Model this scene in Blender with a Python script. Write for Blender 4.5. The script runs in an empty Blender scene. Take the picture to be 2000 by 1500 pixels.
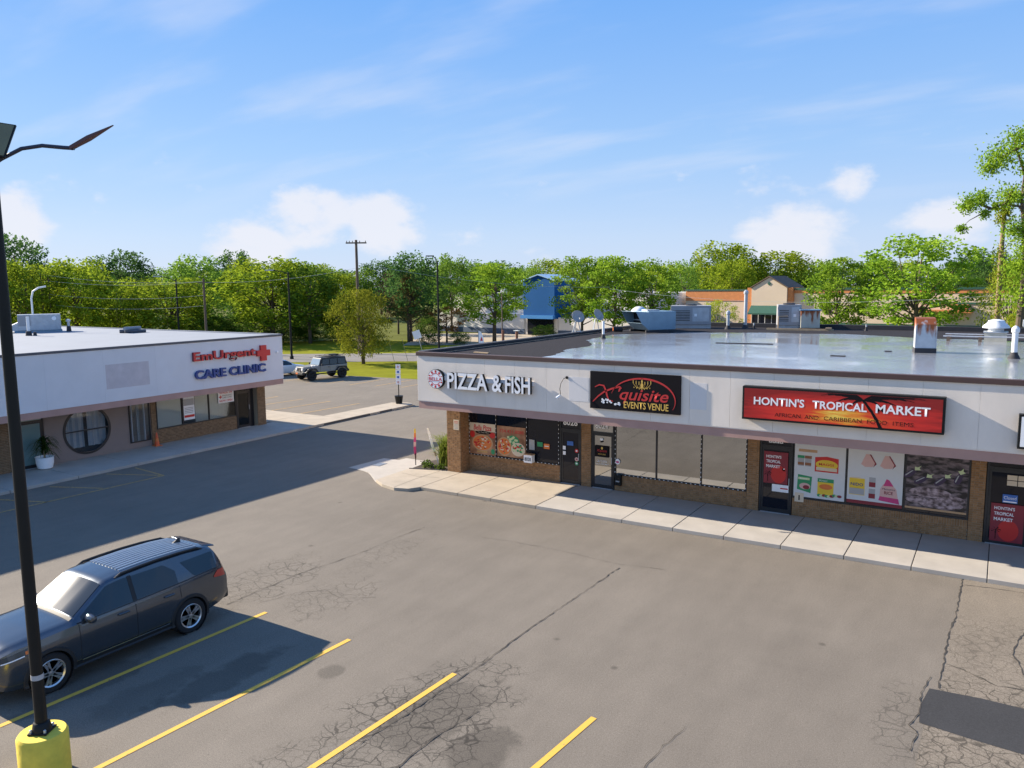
import bpy, bmesh, math, random
from mathutils import Vector, Matrix
R = math.radians
sc = bpy.context.scene
col = sc.collection
# ------------------------------------------------------------------ camera
cd = bpy.data.cameras.new('camera'); cam = bpy.data.objects.new('camera', cd); col.objects.link(cam)
cd.sensor_width = 36; cd.lens = 27.626; cd.clip_end = 3000; cd.clip_start = .1
ax = Vector((0.84866618, 0.52884499, -0.00941732)); au = Vector((-0.05846714, 0.11149104, 0.99204402)); af = Vector((-0.52568746, 0.84136361, -0.12553872))
cam.matrix_world = Matrix(((ax.x, au.x, -af.x, 0), (ax.y, au.y, -af.y, 0), (ax.z, au.z, -af.z, 7.6), (0, 0, 0, 1)))
sc.camera = cam
# ------------------------------------------------------------------ light
SUN_EL, SUN_AZ = R(26.5), R(185.2)          # azimuth measured from +X, anticlockwise
sd_ = Vector((math.cos(SUN_EL) * math.cos(SUN_AZ), math.cos(SUN_EL) * math.sin(SUN_AZ), math.sin(SUN_EL)))
sl = bpy.data.lights.new('sun', 'SUN'); sl.energy = 4.6; sl.angle = R(.55); sl.color = (1, .89, .74)
so = bpy.data.objects.new('sun', sl); col.objects.link(so); so.rotation_euler = sd_.to_track_quat('Z', 'Y').to_euler(); so.location = (-60, 0, 60)
w = bpy.data.worlds.new('World'); sc.world = w; w.use_nodes = True
SKY_STRENGTH = .1
def world():
    nt = w.node_tree; N = nt.nodes; L = nt.links
    bg = N['Background']; bg.inputs['Strength'].default_value = SKY_STRENGTH
    sky = N.new('ShaderNodeTexSky'); sky.sky_type = 'NISHITA'; sky.sun_disc = False
    sky.sun_elevation = SUN_EL; sky.sun_rotation = R(90) - SUN_AZ
    sky.air_density = 1.0; sky.dust_density = .35; sky.ozone_density = 2.5
    hs = N.new('ShaderNodeHueSaturation'); hs.inputs['Saturation'].default_value = 1.12
    L.new(sky.outputs[0], hs.inputs['Color'])
    tc = N.new('ShaderNodeTexCoord'); sep = N.new('ShaderNodeSeparateXYZ'); L.new(tc.outputs['Generated'], sep.inputs[0])
    def math_(op, a, b=None, clamp=False):
        m = N.new('ShaderNodeMath'); m.operation = op; m.use_clamp = clamp
        for i, v in enumerate((a, b)):
            if v is None: continue
            if isinstance(v, (int, float)): m.inputs[i].default_value = v
            else: L.new(v, m.inputs[i])
        return m.outputs[0]
    # clouds: low cumulus banks plus thin high streaks, on the direction sphere
    z = sep.outputs[2]
    zc = math_('MAXIMUM', z, 0.0)
    gr = N.new('ShaderNodeValToRGB'); L.new(math_('POWER', zc, .6), gr.inputs[0]); ge = gr.color_ramp.elements
    ge[0].position = 0; ge[0].color = (2.55, 2.95, 3.80, 1); ge[1].position = 1; ge[1].color = (.36, 1.0, 2.7, 1)
    for p_, c_ in ((.18, (2.20, 2.80, 3.85, 1)), (.33, (1.50, 2.42, 3.9, 1)), (.52, (.76, 1.80, 3.85, 1))):
        e_ = ge.new(p_); e_.color = c_
    blend = N.new('ShaderNodeMix'); blend.data_type = 'RGBA'; blend.inputs['Factor'].default_value = .93
    L.new(hs.outputs[0], blend.inputs['A']); L.new(gr.outputs[0], blend.inputs['B'])
    def cluster(d, r0, r1, fz):
        vm = N.new('ShaderNodeVectorMath'); vm.operation = 'SUBTRACT'; L.new(tc.outputs['Generated'], vm.inputs[0]); vm.inputs[1].default_value = d
        v2 = N.new('ShaderNodeVectorMath'); v2.operation = 'MULTIPLY'; L.new(vm.outputs[0], v2.inputs[0]); v2.inputs[1].default_value = (1, 1, fz)
        v3 = N.new('ShaderNodeVectorMath'); v3.operation = 'LENGTH'; L.new(v2.outputs[0], v3.inputs[0])
        m = N.new('ShaderNodeMapRange'); m.interpolation_type = 'SMOOTHSTEP'; m.inputs[1].default_value = r1; m.inputs[2].default_value = r0; L.new(v3.outputs['Value'], m.inputs[0]); return m.outputs[0]
    inv = math_('DIVIDE', 1.0, math_('ADD', math_('ABSOLUTE', z), .16))
    comb = N.new('ShaderNodeCombineXYZ')
    L.new(math_('MULTIPLY', sep.outputs[0], inv), comb.inputs[0]); L.new(math_('MULTIPLY', sep.outputs[1], inv), comb.inputs[1])
    def noise(vec, scale, det, rough, off, stretch=(1, 1, 1)):
        mp = N.new('ShaderNodeMapping'); mp.inputs['Location'].default_value = off; mp.inputs['Scale'].default_value = stretch
        L.new(vec, mp.inputs[0])
        n = N.new('ShaderNodeTexNoise'); n.inputs['Scale'].default_value = scale; n.inputs['Detail'].default_value = det; n.inputs['Roughness'].default_value = rough
        L.new(mp.outputs[0], n.inputs['Vector']); return n.outputs['Fac']
    def ramp(v, a, b):
        m = N.new('ShaderNodeMapRange'); m.interpolation_type = 'SMOOTHSTEP'
        m.inputs[1].default_value = a; m.inputs[2].default_value = b; L.new(v, m.inputs[0]); return m.outputs[0]
    nz = noise(tc.outputs['Generated'], 13.0, 8, .56, (3.1, 1.7, .4), (1, 1, 1.7))
    cl_ = None
    for d_, r0_, r1_ in (((-.649, .757, .075), .02, .085), ((-.769, .637, .048), .015, .075), ((-.712, .698, .085), .01, .085), ((-.21, .975, .06), .02, .10), ((-.157, .981, .105), .0, .055), ((-.063, .996, .06), .01, .07), ((-.90, .42, .06), .02, .09), ((.15, .985, .06), .02, .09)):
        c1 = cluster(d_, r0_, r1_, 1.5); cl_ = c1 if cl_ is None else math_('MAXIMUM', cl_, c1)
    cum = ramp(math_('ADD', nz, math_('MULTIPLY', cl_, .34)), .58, .84)
    band = math_('MULTIPLY', ramp(z, .0, .03), math_('SUBTRACT', 1.0, ramp(z, .12, .2)))
    cum = math_('MULTIPLY', math_('MULTIPLY', cum, band), .85)
    cir = ramp(noise(comb.outputs[0], 1.1, 5, .5, (.3, 4.2, 0), (1, 2.6, 1)), .46, .78)
    cir = math_('MULTIPLY', math_('MULTIPLY', cir, ramp(z, .05, .18)), .34)
    fac = math_('MAXIMUM', cum, cir)
    mx = N.new('ShaderNodeMix'); mx.data_type = 'RGBA'
    L.new(fac, mx.inputs['Factor']); L.new(blend.outputs['Result'], mx.inputs['A']); mx.inputs['B'].default_value = (3.6, 3.65, 3.95, 1)
    L.new(mx.outputs['Result'], bg.inputs['Color'])
world()
sc.view_settings.view_transform = 'Standard'; sc.view_settings.look = 'None'; sc.view_settings.gamma = 1
sc.view_settings.exposure = 1.28
sc.render.engine = 'CYCLES'
# ------------------------------------------------------------------ helpers
def tag(o, label=None, cat=None, group=None, kind=None):
    if label: o['label'] = label
    if cat: o['category'] = cat
    if group: o['group'] = group
    if kind: o['kind'] = kind
    return o
def empty(name, loc=(0, 0, 0), rz=0, label=None, cat=None, group=None):
    o = bpy.data.objects.new(name, None); o.empty_display_size = .3; col.objects.link(o)
    o.location = loc; o.rotation_euler = (0, 0, rz); tag(o, label, cat, group); return o
class MB:
    def __init__(s): s.v = []; s.f = []
    def add(s, vs, fs):
        k = len(s.v); s.v += [tuple(p) for p in vs]; s.f += [tuple(i + k for i in f) for f in fs]; return s
    def box(s, x0, x1, y0, y1, z0, z1):
        return s.add([(x0, y0, z0), (x1, y0, z0), (x1, y1, z0), (x0, y1, z0), (x0, y0, z1), (x1, y0, z1), (x1, y1, z1), (x0, y1, z1)],
                     [(0, 3, 2, 1), (4, 5, 6, 7), (0, 1, 5, 4), (1, 2, 6, 5), (2, 3, 7, 6), (3, 0, 4, 7)])
    def poly(s, pts): return s.add(pts, [tuple(range(len(pts)))])
    def slab(s, pts, z0, z1):          # prism from a plan polygon (counter-clockwise)
        a = sum(pts[i][0] * pts[(i + 1) % len(pts)][1] - pts[(i + 1) % len(pts)][0] * pts[i][1] for i in range(len(pts)))
        if a < 0: pts = pts[::-1]
        n = len(pts)
        return s.add([(x, y, z0) for x, y in pts] + [(x, y, z1) for x, y in pts],
                     [tuple(range(n))[::-1], tuple(range(n, 2 * n))] + [(i, (i + 1) % n, n + (i + 1) % n, n + i) for i in range(n)])
    def xprism(s, pts, y0, y1):        # prism from an (x,z) outline, extruded in y
        n = len(pts)
        return s.add([(x, y0, z) for x, z in pts] + [(x, y1, z) for x, z in pts],
                     [tuple(range(n)), tuple(range(n, 2 * n))[::-1]] + [(i, n + i, n + (i + 1) % n, (i + 1) % n) for i in range(n)])
    def tube(s, path, r, n=8, cap=True):
        path = [Vector(p) for p in path]; rs = r if isinstance(r, (list, tuple)) else [r] * len(path)
        rings = []; ref = None
        for i, p in enumerate(path):
            t = (path[min(i + 1, len(path) - 1)] - path[max(i - 1, 0)]).normalized()
            if ref is None: ref = Vector((1, 0, 0)) if abs(t.x) < .8 else Vector((0, 1, 0))
            a = t.cross(ref).normalized(); ref = a.cross(t).normalized() * -1 if False else ref
            b = t.cross(a)
            rings.append([p + (a * math.cos(2 * math.pi * k / n) + b * math.sin(2 * math.pi * k / n)) * rs[i] for k in range(n)])
        fs = []
        for i in range(len(path) - 1):
            for k in range(n):
                fs.append((i * n + k, i * n + (k + 1) % n, (i + 1) * n + (k + 1) % n, (i + 1) * n + k))
        if cap: fs += [tuple(range(n))[::-1], tuple(range((len(path) - 1) * n, len(path) * n))]
        return s.add([v for r_ in rings for v in r_], fs)
    def lathe(s, prof, n=24, c=(0, 0, 0), axis='z', cap=True):
        vs = []
        for r, h in prof:
            for k in range(n):
                a = 2 * math.pi * k / n; p = (r * math.cos(a), r * math.sin(a), h)
                if axis == 'x': p = (p[2], p[0], p[1])
                elif axis == 'y': p = (p[0], -p[2], p[1]) 
                vs.append((p[0] + c[0], p[1] + c[1], p[2] + c[2]))
        m = len(prof)
        fs = [(i * n + k, i * n + (k + 1) % n, (i + 1) * n + (k + 1) % n, (i + 1) * n + k) for i in range(m - 1) for k in range(n)]
        if cap and prof[0][0] > 1e-5: fs.append(tuple(range(n))[::-1])
        if cap and prof[-1][0] > 1e-5: fs.append(tuple(range((m - 1) * n, m * n)))
        return s.add(vs, fs)
    def disc(s, cx, cz, rx, rz, y, n=28, a0=0, a1=360):
        pts = [(cx + rx * math.cos(R(a0 + (a1 - a0) * k / n)), y, cz + rz * math.sin(R(a0 + (a1 - a0) * k / n))) for k in range(n + (0 if a1 - a0 == 360 else 1))]
        return s.poly(pts)
    def rect(s, x0, x1, z0, z1, y): return s.poly([(x0, y, z0), (x1, y, z0), (x1, y, z1), (x0, y, z1)])
    def ring(s, cx, cz, r0, r1, y, n=40, a0=0, a1=360, ex=1):
        vs = []
        for k in range(n + 1):
            a = R(a0 + (a1 - a0) * k / n)
            vs += [(cx + ex * r0 * math.cos(a), y, cz + r0 * math.sin(a)), (cx + ex * r1 * math.cos(a), y, cz + r1 * math.sin(a))]
        return s.add(vs, [(2 * k, 2 * k + 1, 2 * k + 3, 2 * k + 2) for k in range(n)])
    def ribbon(s, pts, wid, z):        # flat strip on the ground
        vs = []
        for i, p in enumerate(pts):
            a = Vector(pts[max(i - 1, 0)][:2]); b = Vector(pts[min(i + 1, len(pts) - 1)][:2]); t = (b - a).normalized(); nn = Vector((-t.y, t.x))
            ww = wid[i] if isinstance(wid, list) else wid
            q = Vector(p[:2]); l = q + nn * ww / 2; r = q - nn * ww / 2
            vs += [(l.x, l.y, z), (r.x, r.y, z)]
        return s.add(vs, [(2 * k, 2 * k + 1, 2 * k + 3, 2 * k + 2) for k in range(len(pts) - 1)])
    def build(s, name, mat, parent=None, smooth=False, loc=None, rz=0, bev=0, fix=True):
        me = bpy.data.meshes.new(name); me.from_pydata(s.v, [], s.f)
        if fix:
            bm = bmesh.new(); bm.from_mesh(me); bmesh.ops.recalc_face_normals(bm, faces=bm.faces); bm.to_mesh(me); bm.free()
        return link(name, me, mat, parent, smooth, loc, rz, bev)
def link(name, me, mat, parent=None, smooth=False, loc=None, rz=0, bev=0):
    if mat and not me.materials: me.materials.append(mat)
    if smooth:
        for p in me.polygons: p.use_smooth = True
        try: me.set_sharp_from_angle(angle=R(38))
        except Exception: pass
    o = bpy.data.objects.new(name, me); col.objects.link(o)
    if parent: o.parent = parent
    if loc: o.location = loc
    if rz: o.rotation_euler = (0, 0, rz)
    if bev:
        m = o.modifiers.new('bevel', 'BEVEL'); m.width = bev; m.segments = 2; m.limit_method = 'ANGLE'
    return o
def upsheet(o):                         # make a flat sheet face up
    me = o.data
    if sum(p.normal.z for p in me.polygons) < 0: me.flip_normals()
    return o
# ------------------------------------------------------------------ materials
def nodes_of(name):
    m = bpy.data.materials.new(name); m.use_nodes = True; nt = m.node_tree
    return m, nt, nt.nodes, nt.links, nt.nodes['Principled BSDF']
def mat(name, c, rough=.6, metal=0, var=.12, scale=3., bump=0., bscale=40., spec=.5, coat=0, streak=0, world_=False, rust=None):
    m, nt, N, L, B = nodes_of(name)
    B.inputs['Roughness'].default_value = rough; B.inputs['Metallic'].default_value = metal
    B.inputs['Specular IOR Level'].default_value = spec; B.inputs['Coat Weight'].default_value = coat; B.inputs['Coat Roughness'].default_value = .04
    if world_:
        g = N.new('ShaderNodeNewGeometry'); v = g.outputs['Position']
    else:
        g = N.new('ShaderNodeTexCoord'); v = g.outputs['Object']
    n = N.new('ShaderNodeTexNoise'); n.inputs['Scale'].default_value = scale; n.inputs['Detail'].default_value = 6; n.inputs['Roughness'].default_value = .6
    if streak:
        mp = N.new('ShaderNodeMapping'); mp.inputs['Scale'].default_value = (1, 1, 1 / streak); L.new(v, mp.inputs[0]); L.new(mp.outputs[0], n.inputs['Vector'])
    else: L.new(v, n.inputs['Vector'])
    mr = N.new('ShaderNodeMapRange'); mr.inputs[1].default_value = .25; mr.inputs[2].default_value = .75; mr.inputs[3].default_value = 1 - var; mr.inputs[4].default_value = 1 + var
    L.new(n.outputs['Fac'], mr.inputs[0])
    mul = N.new('ShaderNodeVectorMath'); mul.operation = 'SCALE'; mul.inputs[0].default_value = c[:3]; L.new(mr.outputs[0], mul.inputs['Scale'])
    out = mul.outputs[0]
    if rust:
        n2 = N.new('ShaderNodeTexNoise'); n2.inputs['Scale'].default_value = rust[3]; n2.inputs['Detail'].default_value = 5
        mp2 = N.new('ShaderNodeMapping'); mp2.inputs['Scale'].default_value = (1, 1, .25); L.new(v, mp2.inputs[0]); L.new(mp2.outputs[0], n2.inputs['Vector'])
        sx = N.new('ShaderNodeSeparateXYZ'); L.new(v, sx.inputs[0])
        zz = N.new('ShaderNodeMapRange'); zz.inputs[1].default_value = rust[0]; zz.inputs[2].default_value = rust[1]; L.new(sx.outputs[2], zz.inputs[0])
        ad = N.new('ShaderNodeMath'); ad.operation = 'ADD'; L.new(n2.outputs['Fac'], ad.inputs[0]); L.new(zz.outputs[0], ad.inputs[1])
        rr = N.new('ShaderNodeMapRange'); rr.inputs[1].default_value = rust[2]; rr.inputs[2].default_value = rust[2] + .15; L.new(ad.outputs[0], rr.inputs[0])
        mx = N.new('ShaderNodeMix'); mx.data_type = 'RGBA'; L.new(rr.outputs[0], mx.inputs['Factor']); L.new(out, mx.inputs['A']); mx.inputs['B'].default_value = (.30, .085, .025, 1)
        out = mx.outputs['Result']
    L.new(out, B.inputs['Base Color'])
    if bump:
        n3 = N.new('ShaderNodeTexNoise'); n3.inputs['Scale'].default_value = bscale; n3.inputs['Detail'].default_value = 4; L.new(v, n3.inputs['Vector'])
        b = N.new('ShaderNodeBump'); b.inputs['Strength'].default_value = bump; b.inputs['Distance'].default_value = .01; L.new(n3.outputs['Fac'], b.inputs['Height']); L.new(b.outputs[0], B.inputs['Normal'])
    return m
def flat(name, c, rough=.5): return mat(name, c, rough, var=.05)
def asphalt(name, base, crack_regions, crack_scale=3.0, stains=(), speck=.40, crackw=.035):
    m, nt, N, L, B = nodes_of(name)
    g = N.new('ShaderNodeNewGeometry'); P = g.outputs['Position']
    def noise(s, det=5, r=.6, stretch=None, vec=P):
        n = N.new('ShaderNodeTexNoise'); n.inputs['Scale'].default_value = s; n.inputs['Detail'].default_value = det; n.inputs['Roughness'].default_value = r
        if stretch:
            mp = N.new('ShaderNodeMapping'); mp.inputs['Scale'].default_value = stretch; L.new(vec, mp.inputs[0]); vec = mp.outputs[0]
        L.new(vec, n.inputs['Vector']); return n
    def mrange(v, a, b, c, d):
        q = N.new('ShaderNodeMapRange'); q.inputs[1].default_value = a; q.inputs[2].default_value = b; q.inputs[3].default_value = c; q.inputs[4].default_value = d; L.new(v, q.inputs[0]); return q.outputs[0]
    def mth(op, a, b):
        q = N.new('ShaderNodeMath'); q.operation = op
        for i, v in enumerate((a, b)):
            if isinstance(v, (int, float)): q.inputs[i].default_value = v
            else: L.new(v, q.inputs[i])
        return q.outputs[0]
    tone = mth('MULTIPLY', mrange(noise(.22, 4).outputs['Fac'], .3, .7, .93, 1.07), mrange(noise(1.6, 5, .6, (1.0, .3, 1)).outputs['Fac'], .3, .7, .92, 1.08))
    tone = mth('MULTIPLY', tone, mrange(noise(60, 3, .75).outputs['Fac'], .3, .7, 1 - speck, 1 + speck))
    tone = mth('MULTIPLY', tone, mrange(noise(24, 3, .75).outputs['Fac'], .3, .7, .87, 1.13))
    def region(cx, cy, rx, ry):
        mp = N.new('ShaderNodeMapping'); mp.vector_type = 'POINT'
        mp.inputs['Location'].default_value = (-cx / rx, -cy / ry, 0); mp.inputs['Scale'].default_value = (1 / rx, 1 / ry, 0); L.new(P, mp.inputs[0])
        ln = N.new('ShaderNodeVectorMath'); ln.operation = 'LENGTH'; L.new(mp.outputs[0], ln.inputs[0])
        d = mth('ADD', ln.outputs['Value'], mrange(noise(1.3, 4).outputs['Fac'], .3, .7, -.35, .35))
        return mrange(d, 1.05, .75, 0, 1)
    if crack_regions:
        dn = noise(2.2, 3); vm = N.new('ShaderNodeVectorMath'); vm.operation = 'MULTIPLY_ADD'; L.new(dn.outputs['Color'], vm.inputs[0]); vm.inputs[1].default_value = (.35, .35, 0); L.new(P, vm.inputs[2])
        def cracks(scale, wd):
            vo = N.new('ShaderNodeTexVoronoi'); vo.feature = 'DISTANCE_TO_EDGE'; vo.inputs['Scale'].default_value = scale; L.new(vm.outputs[0], vo.inputs['Vector'])
            return mrange(vo.outputs['Distance'], wd * .45, wd, 1, 0)
        cr = mth('MAXIMUM', cracks(crack_scale, crackw), mth('MULTIPLY', cracks(crack_scale * 2.1, crackw * 1.3), .6))
        reg = None
        for q in crack_regions:
            a = mth('MULTIPLY', region(*q[:4]), q[4]); reg = a if reg is None else mth('MAXIMUM', reg, a)
        tone = mth('MULTIPLY', tone, mth('SUBTRACT', 1.0, mth('MULTIPLY', mth('MULTIPLY', cr, reg), .58)))
    for q in stains:
        tone = mth('MULTIPLY', tone, mth('SUBTRACT', 1.0, mth('MULTIPLY', region(*q[:4]), q[4])))
    # pale grit and dark pits
    v2 = N.new('ShaderNodeTexVoronoi'); v2.inputs['Scale'].default_value = 9; L.new(P, v2.inputs['Vector'])
    tone = mth('MULTIPLY', tone, mrange(v2.outputs['Distance'], .05, .10, 1.35, 1.0))
    v3 = N.new('ShaderNodeTexVoronoi'); v3.inputs['Scale'].default_value = 5.3; L.new(P, v3.inputs['Vector'])
    tone = mth('MULTIPLY', tone, mrange(v3.outputs['Distance'], .04, .09, .68, 1.0))
    # tyre-polished lanes along the drive
    tone = mth('MULTIPLY', tone, mrange(noise(.9, 4, .6, (.16, 1.2, 1)).outputs['Fac'], .35, .65, .975, 1.025))
    tone = mth('MULTIPLY', tone, mrange(noise(.07, 3).outputs['Fac'], .35, .65, .96, 1.04))
    # scattered oil spots
    vs = N.new('ShaderNodeTexVoronoi'); vs.inputs['Scale'].default_value = .55; vs.inputs['Randomness'].default_value = 1; L.new(P, vs.inputs['Vector'])
    tone = mth('MULTIPLY', tone, mrange(vs.outputs['Distance'], .02, .055, .62, 1.0))
    mul = N.new('ShaderNodeVectorMath'); mul.operation = 'SCALE'; mul.inputs[0].default_value = base; L.new(tone, mul.inputs['Scale'])
    L.new(mul.outputs[0], B.inputs['Base Color']); B.inputs['Roughness'].default_value = .88; B.inputs['Specular IOR Level'].default_value = .3
    b = N.new('ShaderNodeBump'); b.inputs['Strength'].default_value = .5; b.inputs['Distance'].default_value = .008; L.new(noise(70, 3, .7).outputs['Fac'], b.inputs['Height']); L.new(b.outputs[0], B.inputs['Normal'])
    return m
def leafmat(name, c, c2):
    m, nt, N, L, B = nodes_of(name); N.remove(B); out = N['Material Output']
    g = N.new('ShaderNodeTexCoord'); oi = N.new('ShaderNodeObjectInfo')
    n = N.new('ShaderNodeTexNoise'); n.inputs['Scale'].default_value = .55; n.inputs['Detail'].default_value = 3; L.new(g.outputs['Object'], n.inputs['Vector'])
    n2 = N.new('ShaderNodeTexWhiteNoise'); n2.noise_dimensions = '3D'
    vq = N.new('ShaderNodeVectorMath'); vq.operation = 'SNAP'; vq.inputs[1].default_value = (.3, .3, .3); L.new(g.outputs['Object'], vq.inputs[0]); L.new(vq.outputs[0], n2.inputs['Vector'])
    mr = N.new('ShaderNodeMapRange'); mr.inputs[1].default_value = .35; mr.inputs[2].default_value = .65; L.new(n.outputs['Fac'], mr.inputs[0])
    mx = N.new('ShaderNodeMix'); mx.data_type = 'RGBA'; mx.inputs['A'].default_value = (*c, 1); mx.inputs['B'].default_value = (*c2, 1); L.new(mr.outputs[0], mx.inputs['Factor'])
    ad = N.new('ShaderNodeMath'); ad.operation = 'ADD'; L.new(n2.outputs['Value'], ad.inputs[0]); L.new(oi.outputs['Random'], ad.inputs[1])
    m2 = N.new('ShaderNodeMapRange'); m2.inputs[1].default_value = 0; m2.inputs[2].default_value = 2; m2.inputs[3].default_value = .55; m2.inputs[4].default_value = 1.42; L.new(ad.outputs[0], m2.inputs[0])
    sc_ = N.new('ShaderNodeVectorMath'); sc_.operation = 'SCALE'; L.new(mx.outputs['Result'], sc_.inputs[0]); L.new(m2.outputs[0], sc_.inputs['Scale'])
    d = N.new('ShaderNodeBsdfDiffuse'); t = N.new('ShaderNodeBsdfTranslucent'); s = N.new('ShaderNodeMixShader'); s.inputs[0].default_value = .42
    L.new(sc_.outputs[0], d.inputs['Color']); L.new(sc_.outputs[0], t.inputs['Color']); L.new(d.outputs[0], s.inputs[1]); L.new(t.outputs[0], s.inputs[2]); L.new(s.outputs[0], out.inputs[0])
    return m
def glassmat(name, c, rough=.03, metal=0., spec=.8):
    m = mat(name, c, rough, metal, var=.08, scale=.7, spec=spec); return m
def clearglass(name):
    m, nt, N, L, B = nodes_of(name); N.remove(B); out = N['Material Output']
    t = N.new('ShaderNodeBsdfTransparent'); t.inputs[0].default_value = (.88, .92, .92, 1); gl = N.new('ShaderNodeBsdfGlossy'); gl.inputs['Roughness'].default_value = .02
    lw = N.new('ShaderNodeFresnel'); lw.inputs[0].default_value = 1.6; s = N.new('ShaderNodeMixShader'); L.new(lw.outputs[0], s.inputs[0]); L.new(t.outputs[0], s.inputs[1]); L.new(gl.outputs[0], s.inputs[2]); L.new(s.outputs[0], out.inputs[0])
    return m
M = {}
M['lot'] = asphalt('asphalt', (.186, .161, .129), [(-8.3, 10.2, 1.5, 2.5, 1), (-16.0, 13.2, 1.2, 2.2, .75), (-13.6, 13.4, 1.1, 1.5, .55), (-8.6, 7.6, 1.4, 1.6, .8), (-1.1, 14.4, .5, 1.6, .6), (-14.6, 16.5, .7, 2.0, .4)],
                   2.6, [(-6.9, 10.0, .55, .75, .35), (-8.2, 10.5, .8, 1.5, .30), (-12.6, 9.3, .5, 1.6, .35), (-10.9, 10.6, .25, .35, .3), (-13.3, 8.2, .5, 1.2, .2), (-14.7, 7.9, .5, 1.4, .3)])
M['old'] = asphalt('old_asphalt', (.215, .182, .14), [(0.2, 14.8, 3.0, 2.6, 1), (1.2, 18.3, 2.6, 2.0, .55), (0.5, 11.6, 3, 2.5, .8)], 3.2, [], .42, .045)
M['patch'] = asphalt('new_asphalt', (.046, .046, .047), [], 3, [], .2)
M['road'] = asphalt('road_asphalt', (.21, .195, .175), [], 3, [], .15)
M['crack'] = mat('crack', (.055, .048, .04), .95, var=.3)
M['yellow'] = mat('yellow_paint', (.72, .43, .065), .75, var=.26, scale=14, world_=True)
M['oldyellow'] = mat('worn_yellow_paint', (.50, .31, .10), .8, var=.25, scale=6, world_=True)
M['conc'] = mat('concrete', (.41, .35, .27), .9, var=.13, scale=1.3, bump=.25, bscale=90, world_=True)
M['conc2'] = mat('pale_concrete', (.415, .38, .33), .9, var=.12, scale=1.1, bump=.25, bscale=90, world_=True)
M['joint'] = mat('joint', (.10, .09, .08), .95)
M['grass'] = mat('grass', (.20, .205, .012), .95, spec=.05, var=.28, scale=.5, bump=.8, bscale=14, world_=True)
M['field'] = mat('ground_earth', (.12, .13, .03), .95, spec=.05, var=.3, scale=.2, world_=True)
M['sand'] = mat('sandy_lot', (.40, .33, .24), .95, var=.1, scale=.4, world_=True)
M['mulch'] = mat('mulch', (.055, .04, .028), .95, var=.5, scale=25, bump=1, bscale=40)
M['stucco'] = mat('stucco', (.87, .775, .665), .9, var=.085, scale=1.2, bump=.5, bscale=45, streak=2.5, world_=True)
M['stucco2'] = mat('repainted_stucco', (.78, .745, .71), .9, var=.04, scale=2, bump=.5, bscale=45, world_=True)
M['stuccoL'] = mat('white_stucco', (.74, .73, .74), .9, var=.04, scale=1.2, bump=.5, bscale=45, world_=True)
M['ghost'] = mat('faded_stucco', (.60, .55, .56), .9, var=.09, scale=3, bump=.4, bscale=45, world_=True)
M['band'] = mat('dusty_pink_band', (.47, .285, .235), .85, var=.10, scale=1.5, world_=True)
M['soffit'] = mat('soffit', (.50, .42, .37), .9)
M['coping'] = mat('brown_coping', (.085, .048, .042), .55, var=.12, scale=2, world_=True)
M['copingL'] = mat('slate_coping', (.085, .09, .105), .55, var=.12, scale=2, world_=True)
M['brick'] = mat('tan_brick', (.34, .19, .092), .9, var=.24, scale=14, bump=.3, bscale=60, world_=True)
M['mortar'] = mat('mortar', (.42, .34, .24), .95, var=.1, scale=8)
M['brick_dk'] = mat('brown_brick', (.20, .13, .075), .9, var=.2, scale=14, world_=True)
M['pinkwall'] = mat('taupe_painted_wall', (.27, .215, .19), .9, var=.06, scale=2, bump=.3, world_=True)
M['frame'] = mat('black_frame', (.022, .022, .024), .4, var=.1)
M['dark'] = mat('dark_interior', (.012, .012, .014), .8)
M['dglass'] = glassmat('dark_glass', (.008, .010, .018), .03, spec=.4)
M['mirror'] = glassmat('reflective_glass', (.45, .45, .44), .025, 1.0)
M['cglass'] = clearglass('clear_glass')
M['curtain'] = mat('curtain', (.34, .36, .40), .9, var=.1)
M['whitepanel'] = mat('white_blind', (.72, .72, .70), .8, var=.03)
M['gravel'] = mat('gravel_roof', (.034, .032, .035), .95, spec=.1, var=.6, scale=30, bump=.9, bscale=50, world_=True)
M['rubber'] = mat('black_roofing', (.035, .034, .038), .8, var=.2, world_=True)
M['membrane'] = mat('white_membrane', (.26, .285, .32), .8, var=.06, scale=.6, world_=True)
M['galv'] = mat('galvanised', (.46, .49, .52), .45, .35, var=.15, scale=4)
M['galvblue'] = mat('blue_grey_metal', (.20, .31, .40), .5, .2, var=.12, scale=3)
M['acgrey'] = mat('unit_grey', (.34, .34, .35), .6, var=.1)
M['rusty'] = mat('rusted_sheet', (.50, .53, .55), .55, .25, var=.12, scale=4, rust=(.0, 1.6, .98, 4.0))
M['rusty2'] = mat('rust_streaked_sheet', (.52, .50, .42), .6, .2, var=.12, scale=4, rust=(.0, 2.2, .80, 6.0))
M['pvc'] = mat('white_pipe', (.72, .74, .75), .5, var=.05)
M['wood'] = mat('weathered_wood', (.15, .105, .075), .9, var=.25, scale=3)
M['palewood'] = mat('pale_wood', (.42, .31, .19), .9, var=.2, scale=3)
M['bark'] = mat('bark', (.12, .09, .065), .95, var=.3, scale=6)
M['black'] = mat('black_paint', (.008, .009, .009), .5, spec=.3, var=.2)
M['white'] = flat('white_paint', (.94, .94, .94)); M['red'] = flat('red_print', (.62, .025, .02)); M['letterred'] = flat('red_letter', (.60, .03, .03)); M['blue'] = flat('blue_letter', (.02, .06, .24))
M['gold'] = flat('gold_print', (.80, .50, .10)); M['orange'] = flat('orange_print', (.75, .20, .04)); M['green'] = flat('green_print', (.03, .30, .12)); M['black_print'] = mat('black_print', (.009, .007, .009), .6, spec=.15, var=.05)
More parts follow.
